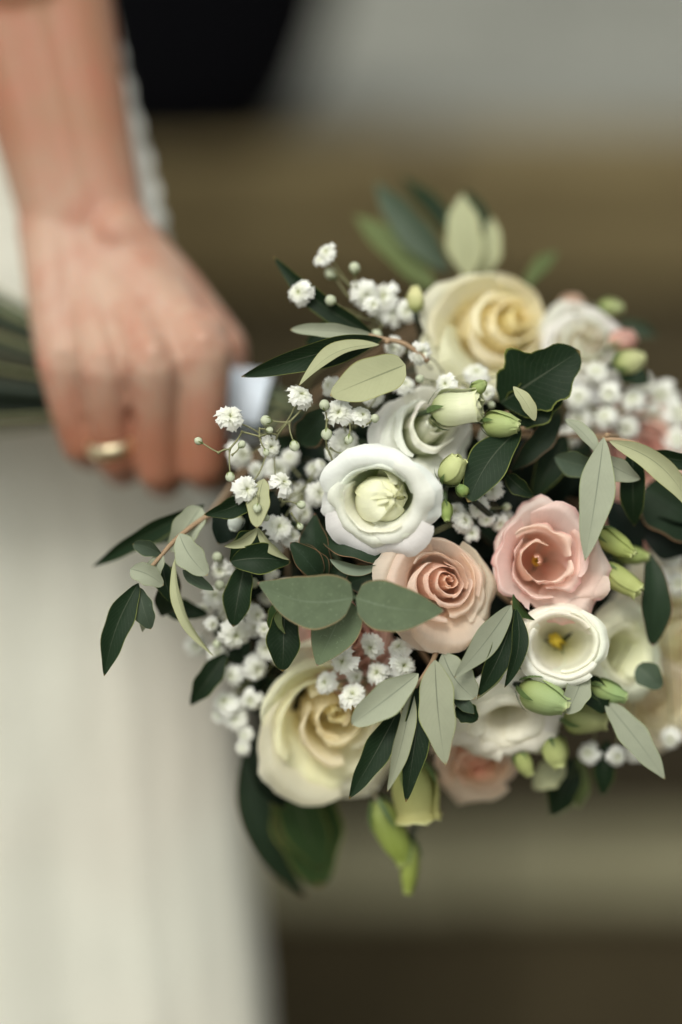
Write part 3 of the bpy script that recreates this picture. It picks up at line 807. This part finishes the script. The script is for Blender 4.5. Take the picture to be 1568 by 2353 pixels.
def lerp3(a, b, t): return tuple(x + (y - x) * t for x, y in zip(a, b))

def sepals(parent, O, FR, R, n=5, L=.9, w=.16, drop=-.15, mat='sepal'):
    for k in range(n):
        a = 2 * math.pi * k / n; V = []
        for j in range(7):
            v = j / 6
            rad = .12 + .55 * math.sin(v * 1.5) * L; h = drop + (.0 + .35 * v * L)
            for i in range(3):
                u = i - 1
                x = rad * math.cos(a) - u * w * (1 - v) ** .6 * math.sin(a); y = rad * math.sin(a) + u * w * (1 - v) ** .6 * math.cos(a)
                V.append(O + FR @ Vector((x * R, y * R, (h + .03 * abs(u)) * R)))
        mesh_obj('sepal', V, grid_faces(7, 3), M[mat], parent)

def rose(label, ctr, axis, R, inner, outer, mat, seed=1, core=13, mid=5, out=6, open_=1.0, roll=0.0, group='roses in the bouquet', H=1.0, fine=True, ex=(1, 1), n=None, ctype='rose', off=(0, 0), ruf=1.0, stamen=False):
    """ctr: where the heart of the rose shows"""
    ax = dirv(*axis); FR = frame(ax, roll); C0 = Vector(P_(ctr)); R = R * S * ((C0 - CAM).dot(FW) / D)
    O = C0 - ax * (H * R * .88)
    t = thing(ctype, label, ctype, O, group)
    rr = random.Random(seed)
    if not fine: core, mid, out = 8, 4, 5
    tts = [(x, 0) for x in np.linspace(.02, .36, core)] + [(x, 1) for x in np.linspace(.46, .66, mid)] + [(x, 2) for x in np.linspace(.80, 1.0, out)]
    for k, (tt, zone) in enumerate(tts):
        tt = float(tt)
        phi = k * 2.39996 + rr.uniform(-.2, .2)
        if zone == 2: phi = (k - core - mid) * 2 * math.pi * 2 / out + rr.uniform(-.2, .2) + (0.5 if (k - core - mid) * 2 >= out else 0) + .3
        jt = rr.uniform(.92, 1.09) if zone else rr.uniform(.97, 1.03)
        rb = (.07 + .62 * tt ** .85) * (1, .90, .72)[zone]
        rt = (.03 + .78 * tt ** 1.15) * jt
        fl = (.02 + .21 * tt ** 2.2) * open_
        zt = H * (.95 + .04 * tt - .50 * max(0, tt - .30) ** 1.35 * open_) + (rr.uniform(-.07, .06) if zone else rr.uniform(-.02, .02))
        prof = [(.05, -.02 - .06 * tt), (rb * .75, H * .14), (rb, H * .40), (rb * (.42, .5, .62)[zone] + rt * (.60, .50, .36)[zone], H * .40 + (zt - H * .40) * .55), (rt, zt - .03), (rt + fl * .45, zt + .015), (rt + fl, zt - .02 - .10 * tt * open_)]
        half = (1.55, 1.30, 1.08)[zone] + rr.uniform(-.18, .18)
        col = lerp3(inner, outer, min(1, max(0, tt - .12) * 1.35) ** .8)
        c2 = tuple(min(1, c * rr.uniform(.97, 1.02)) for c in col)
        petal(t, O, FR, phi, half, prof, R, mat, c2, spiral=(.20, .17, .12)[zone] * rr.uniform(.7, 1.3), ruffle=(.012 + .030 * tt) * ruf, rf=3 + 3 * rr.random(), shift=(off[0] * tt, off[1] * tt), seed=seed * 100 + k, ex=ex,
              nu=21 if fine else 11, nv=20 if fine else 11, pinch=(0, .03, .08)[zone] * (ruf < 1.5), topfall=(.10, .18, .24)[zone], sharp=2.3)
    if stamen:
        parts = []
        for k in range(6):
            a = k * 1.05; d0 = FR @ Vector((.03 * math.cos(a) * R, .03 * math.sin(a) * R, .2 * R)); d1 = FR @ Vector((.05 * math.cos(a) * R, .05 * math.sin(a) * R, H * .34 * R))
            parts.append(tube([tuple(O + d0), tuple(O + d1)], [.0005, .0008], n=6))
        v, f, _ = join(parts); mesh_obj('stamens', v, f, M['stamen'], t)
    sepals(t, O, FR, R)
    stem_to_hand(t, O - ax * .002, ax, .0024)
    return t

def lisi(label, ctr, axis, R, mat, col_in, col_out, seed=1, roll=0.0, rings=((5, .74, .86, .02), (4, 1.0, 1.0, 0.0)), deep=.80, bud=None, stamen=True, ruffle=.05, group='lisianthus flowers in the bouquet', ex=(1, 1), flare=1.0, lean=(0, 0), fine=True, wild=1.0):
    """open cup flower; rings: (petals, rim radius, cup width, extra height)"""
    ax = dirv(*axis); FR = frame(ax, roll); C0 = Vector(P_(ctr)); R = R * S * ((C0 - CAM).dot(FW) / D)
    O = C0 - ax * (deep * R)
    t = thing('lisianthus', label, 'lisianthus', O, group)
    rr = random.Random(seed)
    for ri, (np_, rim, cup, dz) in enumerate(rings):
        for k in range(np_):
            phi = 2 * math.pi * (k + .5 * ri) / np_ + rr.uniform(-.25, .25) + ri * .7
            c = .46 * cup
            z0 = rr.uniform(-.07, .07) * wild; rim_ = rim; rim = rim_ * rr.uniform(1 - .07 * wild, 1 + .05 * wild)
            prof = [(.04, -.03 * ri), (c * .55, .14 * deep), (c * .92, .42 * deep), (c * 1.02, .74 * deep), (c * 1.02 + (rim - c) * .22, .97 * deep + dz + z0), (c + (rim - c) * .66, deep * 1.04 + dz + z0 - .03 * flare), (rim, deep * (1.0 - .20 * flare) + dz + z0)]
            col = lerp3(col_in, col_out, rim)
            rim = rim_
            petal(t, O, FR, phi, math.pi / np_ * 1.42 * rr.uniform(.92, 1.08), prof, R, mat, tuple(min(1, x * rr.uniform(.97, 1.02)) for x in col), spiral=.09, ruffle=ruffle, rf=5, seed=seed * 50 + ri * 9 + k, nu=25 if fine else 13, nv=20 if fine else 12, topfall=.15, pinch=.06 * (ri == len(rings) - 1), ex=ex, lean=lean, sharp=3, shift=(-.05, -.04) if wild > 1.5 and ri == len(rings) - 1 else (0, 0))
    if bud:
        br, bh, bx, by, bax, bz = bud
        OB = O + FR @ Vector((bx * R, by * R, bz * R)); FRB = frame(dirv(*bax), 1.0)
        for k in range(7):
            tt = (k + .5) / 7
            prof = [(.03, 0), (br * .7, bh * .18), (br * (.75 + .25 * tt), bh * .48), (br * (.58 + .34 * tt), bh * .80), (br * (.22 + .38 * tt), bh * (1.0 - .12 * tt)), (br * (.03 + .34 * tt), bh * (1.06 - .20 * tt))]
            petal(t, OB, FRB, k * 2.4, 1.35, prof, R, 'petal_ivory', lerp3((.90, .90, .62), (.92, .92, .74), tt), spiral=.18, ruffle=.07, rf=6, seed=seed * 50 + 30 + k, topfall=.10)
    if stamen:
        parts = []
        for k in range(5):
            a = k * 1.25; d0 = FR @ Vector((.12 * math.cos(a) * R, .12 * math.sin(a) * R, .10 * R)); d1 = FR @ Vector(((.08 * math.cos(a) - .14) * R, (.08 * math.sin(a) + .12) * R, deep * .30 * R))
            parts.append(tube([tuple(O + d0), tuple(O + d1)], [.0004, .0009], n=6))
        parts.append(tube([tuple(O), tuple(O + FR @ Vector((-.12 * R, .10 * R, deep * .32 * R)))], [.0010, .0016], n=8))
        v, f, _ = join(parts); mesh_obj('stamens', v, f, M['stamen'], t)
    sepals(t, O, FR, R, L=.75, w=.10)
    stem_to_hand(t, O - ax * .002, ax, .0018)
    return t

def budf(label, base, tip, wid, col=(.50, .58, .26), rim=(.7, .74, .4), seed=1, n=5, name='lisianthus_bud', twist=.9, mat='petal_green', group='closed green buds in the bouquet', calyx=True, fat=.45, opening=.18, cat='bud'):
    """closed bud: furled petals from base to tip"""
    B, T = Vector(P_(base)), Vector(P_(tip)); ax = (T - B); L = ax.length; ax.normalize(); FR = frame(ax, seed * .7)
    rad = wid * S * .5 / L
    t = thing(name, label, cat, B, group)
    for k in range(n):
        tt = (k + .5) / n; s = .78 + .24 * tt
        prof = [(.03, 0), (rad * .80 * s, .14), (rad * 1.0 * s, fat * .8), (rad * .88 * s, fat + .22), (rad * (.35 + opening * 1.2) * s, .88 - .04 * tt), (rad * (.16 + opening * 2.2 * tt), 1.0 - .06 * tt)]
        petal(t, B, FR, k * 2.39996, 1.35, prof, L, mat, (lambda m_: (col[0] * m_, col[1] * m_ * (.97 if mat == 'petal_green' else 1), col[2] * m_))(.9 + .15 * tt), spiral=.14, ruffle=.02, rf=5, seed=seed * 20 + k, nu=11, nv=12, topfall=.10)
    if calyx:
        for k in range(5):
            a = 2 * math.pi * k / 5 + seed; V = []
            for j in range(6):
                v = j / 5
                rr_ = rad * 1.05 * math.sin(min(1.45, .35 + v * 1.6)) + .012 + .05 * v * v; h = -.04 + .42 * v
                for i in range(3):
                    u = (i - 1) * .10 * (1 - v)
                    V.append(B + FR @ Vector((rr_ * math.cos(a + u * 3) * L, rr_ * math.sin(a + u * 3) * L, h * L)))
            mesh_obj('sepal', V, grid_faces(6, 3), M['sepal'], t)
    stem_to_hand(t, B, ax, .0012)
    return t

CR_I, CR_O = (.98, .90, .60), (.96, .94, .76)
PE_I, PE_O = (1.0, .76, .64), (.99, .86, .74)
rose('big cream rose, topmost flower of the bouquet', (1192, 724, 5.4), (.50, .22, .82), 212, CR_I, CR_O, 'petal_cream', 3, core=5, mid=4, out=7, roll=.4, open_=.8, off=(-.48, -.10), ex=(1.0, .80))
rose('big cream rose at the lower left below the gypsophila', (772, 1632, 2.6), (.20, -.22, .95), 198, CR_I, CR_O, 'petal_cream', 5, core=5, mid=4, out=7, roll=2.0, off=(-.28, .16), ex=(1.0, .98))
rose('peach rose with a coral heart at the centre of the bouquet', (1032, 1332, .1), (.25, .02, .97), 160, PE_I, PE_O, 'petal_peach', 9, core=7, mid=4, out=7, roll=.8, H=1.0, ex=(.86, 1.02), off=(-.26, 0))
rose('white rose at the top right behind the ragged dark leaf', (1356, 782, 5.2), (.05, .15, .98), 122, (.92, .90, .80), (.94, .94, .91), 'petal_cream', 11, fine=False, off=(-.1, -.1))
rose('pale peach rose peeping out at the bottom edge', (1100, 1762, 3.6), (.05, -.5, .85), 118, (.95, .60, .44), (.93, .76, .60), 'petal_peach', 13, fine=False)
rose('dusty pink rose half hidden behind the eucalyptus leaves', (800, 1470, 2.6), (-.1, .1, .9), 130, (.70, .42, .34), (.78, .52, .44), 'petal_peach', 15, fine=False)
rose('cream rose cut by the right edge of the photo', (1575, 1480, 6.0), (.25, -.1, .95), 190, (.98, .92, .70), (.97, .93, .78), 'petal_cream', 17, fine=False)
rose('pale yellow rose filling the right side above the cream one', (1525, 1370, 6.6), (.2, .2, .95), 105, (.97, .92, .70), (.97, .93, .78), 'petal_cream', 18, fine=False)
rose('beige rose at the lower right edge', (1510, 1620, 5.8), (.2, -.35, .9), 125, (.94, .86, .66), (.95, .88, .72), 'petal_cream', 19, fine=False)
rose('blurred pale pink rose at the right behind the gypsophila', (1490, 1030, 5.6), (.2, .1, .95), 135, (.85, .55, .48), (.90, .72, .62), 'petal_peach', 23, fine=False)
rose('deep pink rose at the right behind the silver olive leaves', (1480, 1140, 6.0), (.3, 0, .9), 130, (.72, .32, .28), (.82, .48, .44), 'petal_peach', 24, fine=False)

WI, WO = (.88, .91, .70), (.95, .95, .94)
lisi('open white lisianthus with a closed cream heart in a green throat', (868, 1146, -.6), (-.24, -.30, .92), 138, 'petal_white', WI, WO, 31,
     rings=((3, .68, 1.12, .03), (3, .90, 1.14, .02), (4, 1.04, 1.18, -.08)), bud=(.42, .92, -.34, -.22, (.50, .02, .85), .30), stamen=False, ruffle=.045, ex=(1.04, .90), deep=.95, flare=.45, wild=1.9)
rose('white lisianthus seen from its side behind the open one', (1000, 962, 1.7), (.34, .30, .88), 150, (.92, .92, .78), (.94, .94, .89), 'petal_white', 36, core=3, mid=4, out=5, roll=1.0, ex=(1.0, .80), ctype='lisianthus', group='lisianthus flowers in the bouquet', off=(-.24, .02), ruf=1.6)
rose('pink lisianthus with ruffled rims and a yellow centre', (1232, 1288, .5), (-.10, .03, .98), 168, (.97, .75, .62), (.97, .79, .73), 'petal_pink', 52, core=2, mid=4, out=5, roll=.3, ex=(.90, .96), ctype='lisianthus', group='lisianthus flowers in the bouquet', off=(.26, -.02), ruf=2.0, stamen=True)
lisi('ivory lisianthus cup below the pink one', (1292, 1480, .4), (-.05, .05, 1), 110, 'petal_ivory', (.92, .90, .70), (.95, .94, .86), 39,
     rings=((3, .84, 1.3, .04), (3, 1.0, 1.38, -.03)), stamen=True, ruffle=.03, ex=(1, .90), deep=1.25, flare=.5)
lisi('ivory lisianthus facing down at the bottom right of the centre', (1170, 1660, 1.8), (.1, -.45, .85), 145, 'petal_ivory', (.94, .90, .74), (.97, .94, .86), 41,
     rings=((3, .72, .7, .02), (5, 1.0, .9, -.04)), stamen=False, ruffle=.04, ex=(1, .8), deep=.8)
lisi('pale green-white lisianthus right of the ivory cup', (1440, 1500, 3.0), (.45, -.05, .85), 118, 'petal_ivory', (.92, .92, .66), (.95, .95, .78), 43,
     rings=((3, .7, .8, .04), (4, 1.0, .95, -.02)), stamen=False, ruffle=.05, deep=1.2, fine=False)

# buds: (label, base, tip, width, colour, extra)
budf('half-open white-green bud above the white lisianthus', (990, 945, .8), (1110, 930, .2), 90, (.78, .82, .58), seed=2, n=8, opening=.42, fat=.42, mat='petal_green', group='half-open buds')
budf('closed green bud pointing right beside the white-green bud', (1108, 968, .7), (1198, 978, .3), 62, (.46, .56, .24), seed=3)
budf('small green-white bud hanging right of the open white lisianthus', (1020, 1110, .1), (1058, 1048, -.2), 64, (.58, .64, .30), seed=4, opening=.3)
budf('tiny green bud just above the half-open white bud', (1085, 898, .6), (1118, 878, .3), 34, (.34, .44, .16), seed=5)
budf('tiny green bud with pointed sepals above the peach rose', (1022, 1150, -.2), (1028, 1200, -.4), 32, (.34, .46, .14), seed=6)
budf('tiny green bud against the dark olive leaf above the peach rose', (1075, 1138, 0), (1050, 1115, -.1), 28, (.25, .38, .12), seed=7)
budf('yellow-green bud right of the pink lisianthus, upper one', (1372, 1220, 1.6), (1462, 1275, 1.2), 54, (.42, .50, .16), seed=8)
budf('yellow-green bud right of the pink lisianthus, lower one', (1378, 1300, 1.6), (1476, 1362, 1.2), 62, (.48, .54, .20), seed=9, opening=.3)
budf('dim green bud behind the two yellow-green buds on the right', (1410, 1270, 2.6), (1495, 1280, 2.4), 48, (.34, .42, .14), seed=10)
budf('fat green bud below the ivory cup flower', (1195, 1575, .9), (1310, 1625, .5), 84, (.40, .52, .24), seed=11)
budf('green bud right of the fat bud', (1352, 1575, 1.6), (1444, 1605, 1.4), 52, (.34, .48, .20), seed=12)
budf('olive-green bud at the bottom right cluster', (1290, 1645, 2.4), (1400, 1650, 2.4), 80, (.44, .48, .22), seed=13, n=7, opening=.3)
budf('left one of the two green buds hanging under the ivory lisianthus', (1190, 1725, 3.0), (1220, 1785, 3.0), 44, (.46, .52, .20), seed=14)
budf('right one of the two green buds hanging under the ivory lisianthus', (1262, 1690, 2.8), (1290, 1768, 2.6), 64, (.48, .54, .22), seed=15)
budf('large yellow-green bud hanging below the dark olive leaf', (950, 1750, 3.0), (968, 1896, 3.0), 110, (.56, .55, .22), seed=16, n=6, opening=.5, fat=.6)
budf('pointed lime-green bud below the cream rose', (868, 1840, 3.6), (935, 1990, 4.2), 78, (.36, .46, .10), seed=17)
budf('lowest lime-green bud of the bouquet', (945, 1930, 4.2), (938, 2058, 4.6), 48, (.34, .42, .09), seed=18)
budf('small cream bud left of the top cream rose', (955, 720, 3.0), (955, 655, 3.0), 44, (.66, .66, .34), seed=19, calyx=False)
budf('blurred pink bud on the far top right', (1300, 720, 6.5), (1335, 680, 6.5), 70, (.66, .48, .38), seed=20, mat='petal_peach')
budf('blurred green bud on the far top right', (1375, 705, 6.0), (1435, 708, 6.0), 46, (.40, .46, .22), seed=21)
budf('blurred pink bud right of the top right white rose', (1400, 800, 5.5), (1462, 768, 5.5), 70, (.78, .52, .46), seed=22, mat='petal_peach')
budf('blurred yellow-green bud right of the top right white rose', (1410, 840, 4.6), (1484, 820, 4.6), 66, (.55, .58, .30), seed=23)
budf('small cream bud poking left below the olive leaves', (548, 1180, 1.0), (535, 1222, 1.0), 38, (.72, .76, .72), seed=24, calyx=False, mat='petal_ivory')

# ------------------------------------------------------------------ gypsophila
def floret_mesh(seed):
    r = random.Random(seed); V, F = [], []
    n = 46
    for k in range(n):
        t = (k + .5) / n; a = k * 2.39996 + r.uniform(-.45, .45)
        el = 1.15 - 1.25 * t ** .7 + r.uniform(-.12, .12)          # elevation of the petal: upright in the middle, flat at the rim
        L = .52 + .46 * t + r.uniform(-.12, .10); w = .17 + .10 * t
        d = Vector((math.cos(a) * math.cos(el), math.sin(a) * math.cos(el), math.sin(el)))
        s = Vector((-math.sin(a), math.cos(a), 0)); up = d.cross(s)
        tw = r.uniform(-.6, .6); s = s * math.cos(tw) + up * math.sin(tw); up = d.cross(s)
        o = len(V)
        for j in range(5):
            v = j / 4
            for i in range(4):
                u = 2 * i / 3 - 1
                ww = w * (.25 + 1.0 * v ** .8) * (1 if j < 4 else .86)
                ll = L * (.12 + .88 * v) - (.07 * L if (j == 4 and i in (1, 2)) else 0) * r.uniform(.3, 1.6)
                p = d * ll + s * (u * ww) + up * (.16 * math.sin(v * 3) * L - .34 * v * v * L + .05 * math.sin(u * 5 + k) * v)
                V.append(p * 1.0)
        F += [tuple(x) for x in grid_faces(5, 4, off=o)]
    cup_v, cup_f = tube([(0, 0, -.42), (0, 0, -.30), (0, 0, -.1), (0, 0, .12)], [.05, .20, .26, .30], n=8, samples=6)
    o = len(V); V += [Vector(q) for q in cup_v]; F += [tuple(i + o for i in q) for q in cup_f]
    me = bpy.data.meshes.new('blossom'); me.from_pydata([tuple(v) for v in V], [], F)
    me.materials.append(M['gyp']); me.materials.append(M['gyp_green'])
    nf = n * 12
    me.polygons.foreach_set('material_index', [0] * nf + [1] * (len(F) - nf)); me.polygons.foreach_set('use_smooth', [True] * len(F)); me.update()
    return me
FLO = [floret_mesh(s) for s in range(6)]

def bud_mesh(seed):
    V, F, MI = [], [], []
    r = random.Random(seed); n, m = 14, 10
    for j in range(m):
        t = j / (m - 1) * math.pi
        for i in range(n):
            a = 2 * math.pi * i / n
            rr = math.sin(t) * (1 + .03 * math.cos(5 * a)); V.append((rr * math.cos(a), rr * math.sin(a), -math.cos(t) * 1.05 + (.12 if j == m - 1 else 0)))
    F = grid_faces(m, n, closed=True); MI = [0] * len(F)
    for k in range(5):
        o = len(V); a0 = 2 * math.pi * k / 5
        for j in range(6):
            t = .15 + j / 5 * 1.75
            for i in (-1, 0, 1):
                a = a0 + i * .30 * (1 - (j / 5) ** 2 * .9)
                rr = math.sin(t) * 1.06; V.append((rr * math.cos(a), rr * math.sin(a), -math.cos(t) * 1.12))
        g_ = grid_faces(6, 3, off=o); F += g_; MI += [1] * len(g_)
    o = len(V); tv, tf = tube([(0, 0, -1.45), (0, 0, -.9)], [.20, .55], n=8); V += [tuple(q) for q in tv]; F += [tuple(i + o for i in q) for q in tf]; MI += [1] * len(tf)
    me = bpy.data.meshes.new('bud'); me.from_pydata([tuple(v) for v in V], [], F)
    me.materials.append(M['gyp_cup']); me.materials.append(M['gyp_green']); me.polygons.foreach_set('material_index', MI)
    me.polygons.foreach_set('use_smooth', [True] * len(F)); me.update(); return me
BUDM = [bud_mesh(1), bud_mesh(2)]

gr = random.Random(5)
def inst(name, me, parent, loc, ax, scale, roll):
    o = bpy.data.objects.new(name, me); COL.objects.link(o); o.parent = parent
    sq_ = gr.uniform(.85, 1.0) if name == 'blossom' else 1
    o.matrix_local = Matrix.Translation(loc - wloc(parent)) @ (ax.to_track_quat('Z', 'Y').to_matrix().to_4x4() @ Matrix.Rotation(roll, 4, 'Z')) @ Matrix.Scale(scale, 4) @ Matrix.Diagonal((1, sq_, gr.uniform(.85, 1.15) if sq_ < 1 else 1, 1))
    return o

def gyp(label, node, florets, buds=(), twigs=()):
    t = thing('gypsophila_sprig', label, 'gypsophila', P_(node), 'gypsophila in the bouquet')
    N0 = Vector(P_(node))
    stem_to_hand(t, N0, dirv(.3, 0, 1), .0007, 'gyp_stem')
    hv = []
    def twig(a, b, r=.00028):
        a, b = Vector(a), Vector(b); m_ = a.lerp(b, .55) + Vector((gr.uniform(-1, 1), gr.uniform(-1, 1), gr.uniform(-1, 1))) * (a - b).length * .09
        hv.append(tube([tuple(a), tuple(m_), tuple(b)], [r * 1.2, r], n=5, samples=7))
        hv.append(tube([tuple(a - (b - a).normalized() * .0004), tuple(a + (b - a).normalized() * .0008)], [r * 2.2, r * 1.2], n=5))
    for fl in florets:
        x, y, r, d_ = fl[:4]; p = Vector(at(x, y, d_)); rad = r * S * 1.08
        ax = dirv(gr.uniform(-.75, .75), gr.uniform(-.35, .8), 1) if len(fl) < 5 else dirv(*fl[4])
        inst('blossom', FLO[gr.randrange(6)], t, p - ax * rad * .25, ax, rad, gr.uniform(0, 6.28))
        q = p - ax * rad * .62
        if len(fl) < 6: twig(N0.lerp(q, gr.uniform(.1, .4)) + FW * .004, q)
    for b in buds:
        x, y, r, d_ = b[:4]; p = Vector(at(x, y, d_)); n_ = Vector(P_(b[4])) if len(b) > 4 else N0
        ax = ((p - n_).normalized() * .9 - FW * .35).normalized()
        inst('bud', BUDM[gr.randrange(2)], t, p, ax, r * S, gr.uniform(0, 6.28))
        twig(n_, p - ax * r * S * 1.2)
    for a, b in twigs: twig(P_(a), P_(b), .00036)
    if hv:
        v, f, _ = join(hv); mesh_obj('twigs', v, f, M['gyp_stem'], t)
    return t

gyp('sharp gypsophila sprig over the index finger with single buds on thin twigs', (625, 1010, .5), [
    (530, 955, 34, -.3), (625, 1028, 30, .5), (570, 1124, 35, -.5), (653, 1107, 32, .2), (558, 1043, 38, 3.2), (640, 1080, 36, 2.6), (695, 905, 34, 0)],
    [(456, 1013, 9, 0, (502, 1040, 0)), (529, 1096, 11, -.3, (528, 1035, 0)), (556, 1021, 9, -.2, (534, 1045, -.1)), (612, 1040, 8, 0, (597, 1003, .1)), (611, 966, 12, 0, (660, 970, .2)),
     (620, 988, 8, 0, (597, 985, .1)), (677, 1025, 12, 0, (665, 975, .2)), (591, 1168, 10, -.6, (594, 1140, -.4)), (693, 1160, 10, .3, (650, 1152, .5)), (612, 1190, 8, 0, (615, 1160, .2)), (690, 1210, 8, .6, (670, 1180, .6))],
    [((502, 1040, 0), (528, 1032, 0)), ((528, 1032, 0), (556, 992, .1)), ((556, 992, .1), (597, 1003, .1)), ((597, 1003, .1), (597, 985, .1)), ((597, 1003, .1), (640, 1000, .6)), ((665, 970, .2), (700, 930, .3)), ((660, 972, .2), (630, 1030, .9))])
gyp('blurred gypsophila blossoms behind the left rim of the open white lisianthus', (700, 1120, 2.0), [
    (735, 1133, 32, 1.8), (643, 1208, 38, .9), (690, 1140, 36, 3.4), (672, 1230, 30, 1.6), (700, 1180, 28, 2.2), (610, 1150, 26, 2.4), (720, 1075, 26, 2.8), (665, 1050, 24, 3.0), (590, 1085, 24, 2.6), (740, 1065, 16, 2.0), (625, 1265, 24, 2.4), (560, 1190, 20, 1.5)], [(563, 1250, 12, 1.5)])
gyp('sharp pair of gypsophila blossoms left of the side-on white lisianthus', (800, 1010, 1.2), [
    (778, 947, 37, -.1), (834, 951, 28, 0), (795, 1018, 38, 1.2), (765, 1035, 24, 1.6), (755, 885, 26, 1.2), (860, 905, 28, 1.6), (880, 880, 24, 1.2)],
    [(746, 930, 12, -.2, (752, 965, .1)), (751, 998, 13, -.1, (752, 965, .1)), (862, 961, 10, -.3, (835, 980, .2)), (802, 1010, 10, .1, (804, 975, .1)), (770, 1068, 9, .4, (752, 1030, .4)), (790, 1045, 8, .6, (760, 1030, .5))],
    [((752, 965, .1), (752, 1030, .5)), ((752, 1030, .5), (765, 1065, 1.0))])
gyp('gypsophila sticking up left of the top cream rose', (880, 740, 3.2), [
    (685, 671, 34, 1.6), (748, 577, 26, 2.2), (735, 595, 18, 2.3), (845, 680, 36, 2.6), (880, 678, 40, 3.0), (900, 715, 38, 3.4), (935, 715, 30, 3.0), (860, 700, 26, 2.2), (825, 665, 26, 2.8)],
    [(760, 690, 13, 1.6), (815, 615, 13, 2.4, (820, 660, 2.6)), (760, 628, 14, 2.8), (865, 770, 14, 2.2)])
gyp('gypsophila tucked under the top cream rose', (1040, 870, 3.0), [
    (970, 812, 30, 1.4), (1022, 882, 28, .9), (1095, 852, 34, 2.6), (930, 880, 28, 2.0), (905, 800, 26, 2.2), (1120, 905, 24, 1.8), (1180, 870, 20, 2.2)], [(965, 870, 10, 1.4), (1130, 930, 9, 1.4)])
gyp('gypsophila cluster hanging behind the far left olive leaves', (560, 1360, 2.6), [
    (505, 1312, 30, 2.0), (495, 1368, 32, 2.0), (490, 1436, 20, 1.8), (592, 1412, 28, 1.8), (545, 1462, 44, 1.8), (607, 1447, 22, 1.6), (452, 1486, 32, 4.2), (620, 1310, 28, 2.0), (575, 1330, 22, 2.8), (520, 1400, 24, 3.0), (655, 1350, 24, 3), (535, 1345, 26, 2.8), (560, 1380, 24, 2.6), (470, 1400, 24, 3), (610, 1370, 24, 2.8), (585, 1440, 24, 2.8), (500, 1500, 26, 3)],
    [(505, 1345, 12, 1.4), (583, 1340, 12, 1.6), (500, 1280, 12, 1.6), (498, 1480, 10, 2)])
gyp('gypsophila down the left side of the lower cream rose', (560, 1580, 3.4), [
    (575, 1610, 30, 3.0), (610, 1490, 32, 2.4), (640, 1500, 26, 2.6), (555, 1720, 20, 3.8),
    (532, 1553, 28, 2.8), (515, 1612, 36, 3.2), (540, 1650, 32, 3.4), (592, 1538, 34, 2.6), (500, 1640, 24, 3.6), (560, 1690, 22, 3.6)])
gyp('gypsophila cluster above the bottom centre olive sprig', (850, 1560, 2.0), [
    (784, 1520, 38, .8), (850, 1488, 34, .9), (918, 1486, 32, 1.0), (866, 1545, 34, 1.1), (930, 1530, 35, .6), (810, 1592, 36, 1.0), (745, 1568, 32, 1.4), (895, 1568, 26, 1.4), (820, 1555, 22, 1.8), (770, 1470, 20, 1.8)])
gyp('gypsophila between the small buds and the peach rose', (1090, 1180, 1.8), [
    (1100, 1168, 28, 1.2), (1130, 1125, 26, 1.4), (1070, 1195, 28, 1.2), (1045, 1175, 24, 1.6), (1118, 1195, 22, 1.4), (897, 1258, 24, .8), (925, 1275, 20, 1.4), (1150, 1205, 24, 1.8), (1085, 1225, 22, 1.5), (1165, 1190, 22, 2.4), (1120, 1005, 26, 2.0)], [(1165, 1165, 10, 1.8)])
gyp('gypsophila cluster at the right above the silver olive leaves', (1400, 970, 4.0), [
    (1330, 912, 34, 4.4), (1398, 905, 30, 4.2), (1455, 915, 34, 4.6), (1388, 955, 32, 4.4), (1330, 965, 34, 4.8), (1440, 985, 34, 5.0), (1300, 1010, 32, 4.6), (1520, 905, 42, 6.2), (1562, 950, 42, 6.0), (1500, 960, 36, 6.0), (1370, 850, 30, 4.6), (1560, 1010, 36, 5.8), (1480, 880, 30, 6.8)])
gyp('pale gypsophila at the right edge above the cream rose', (1520, 1330, 4.2), [
    (1545, 1275, 34, 4.4), (1510, 1330, 34, 4.0), (1560, 1340, 34, 4.4), (1350, 1730, 30, 3.4), (1420, 1740, 28, 3.0), (1540, 1700, 30, 4.2), (1465, 1725, 30, 3.8)])
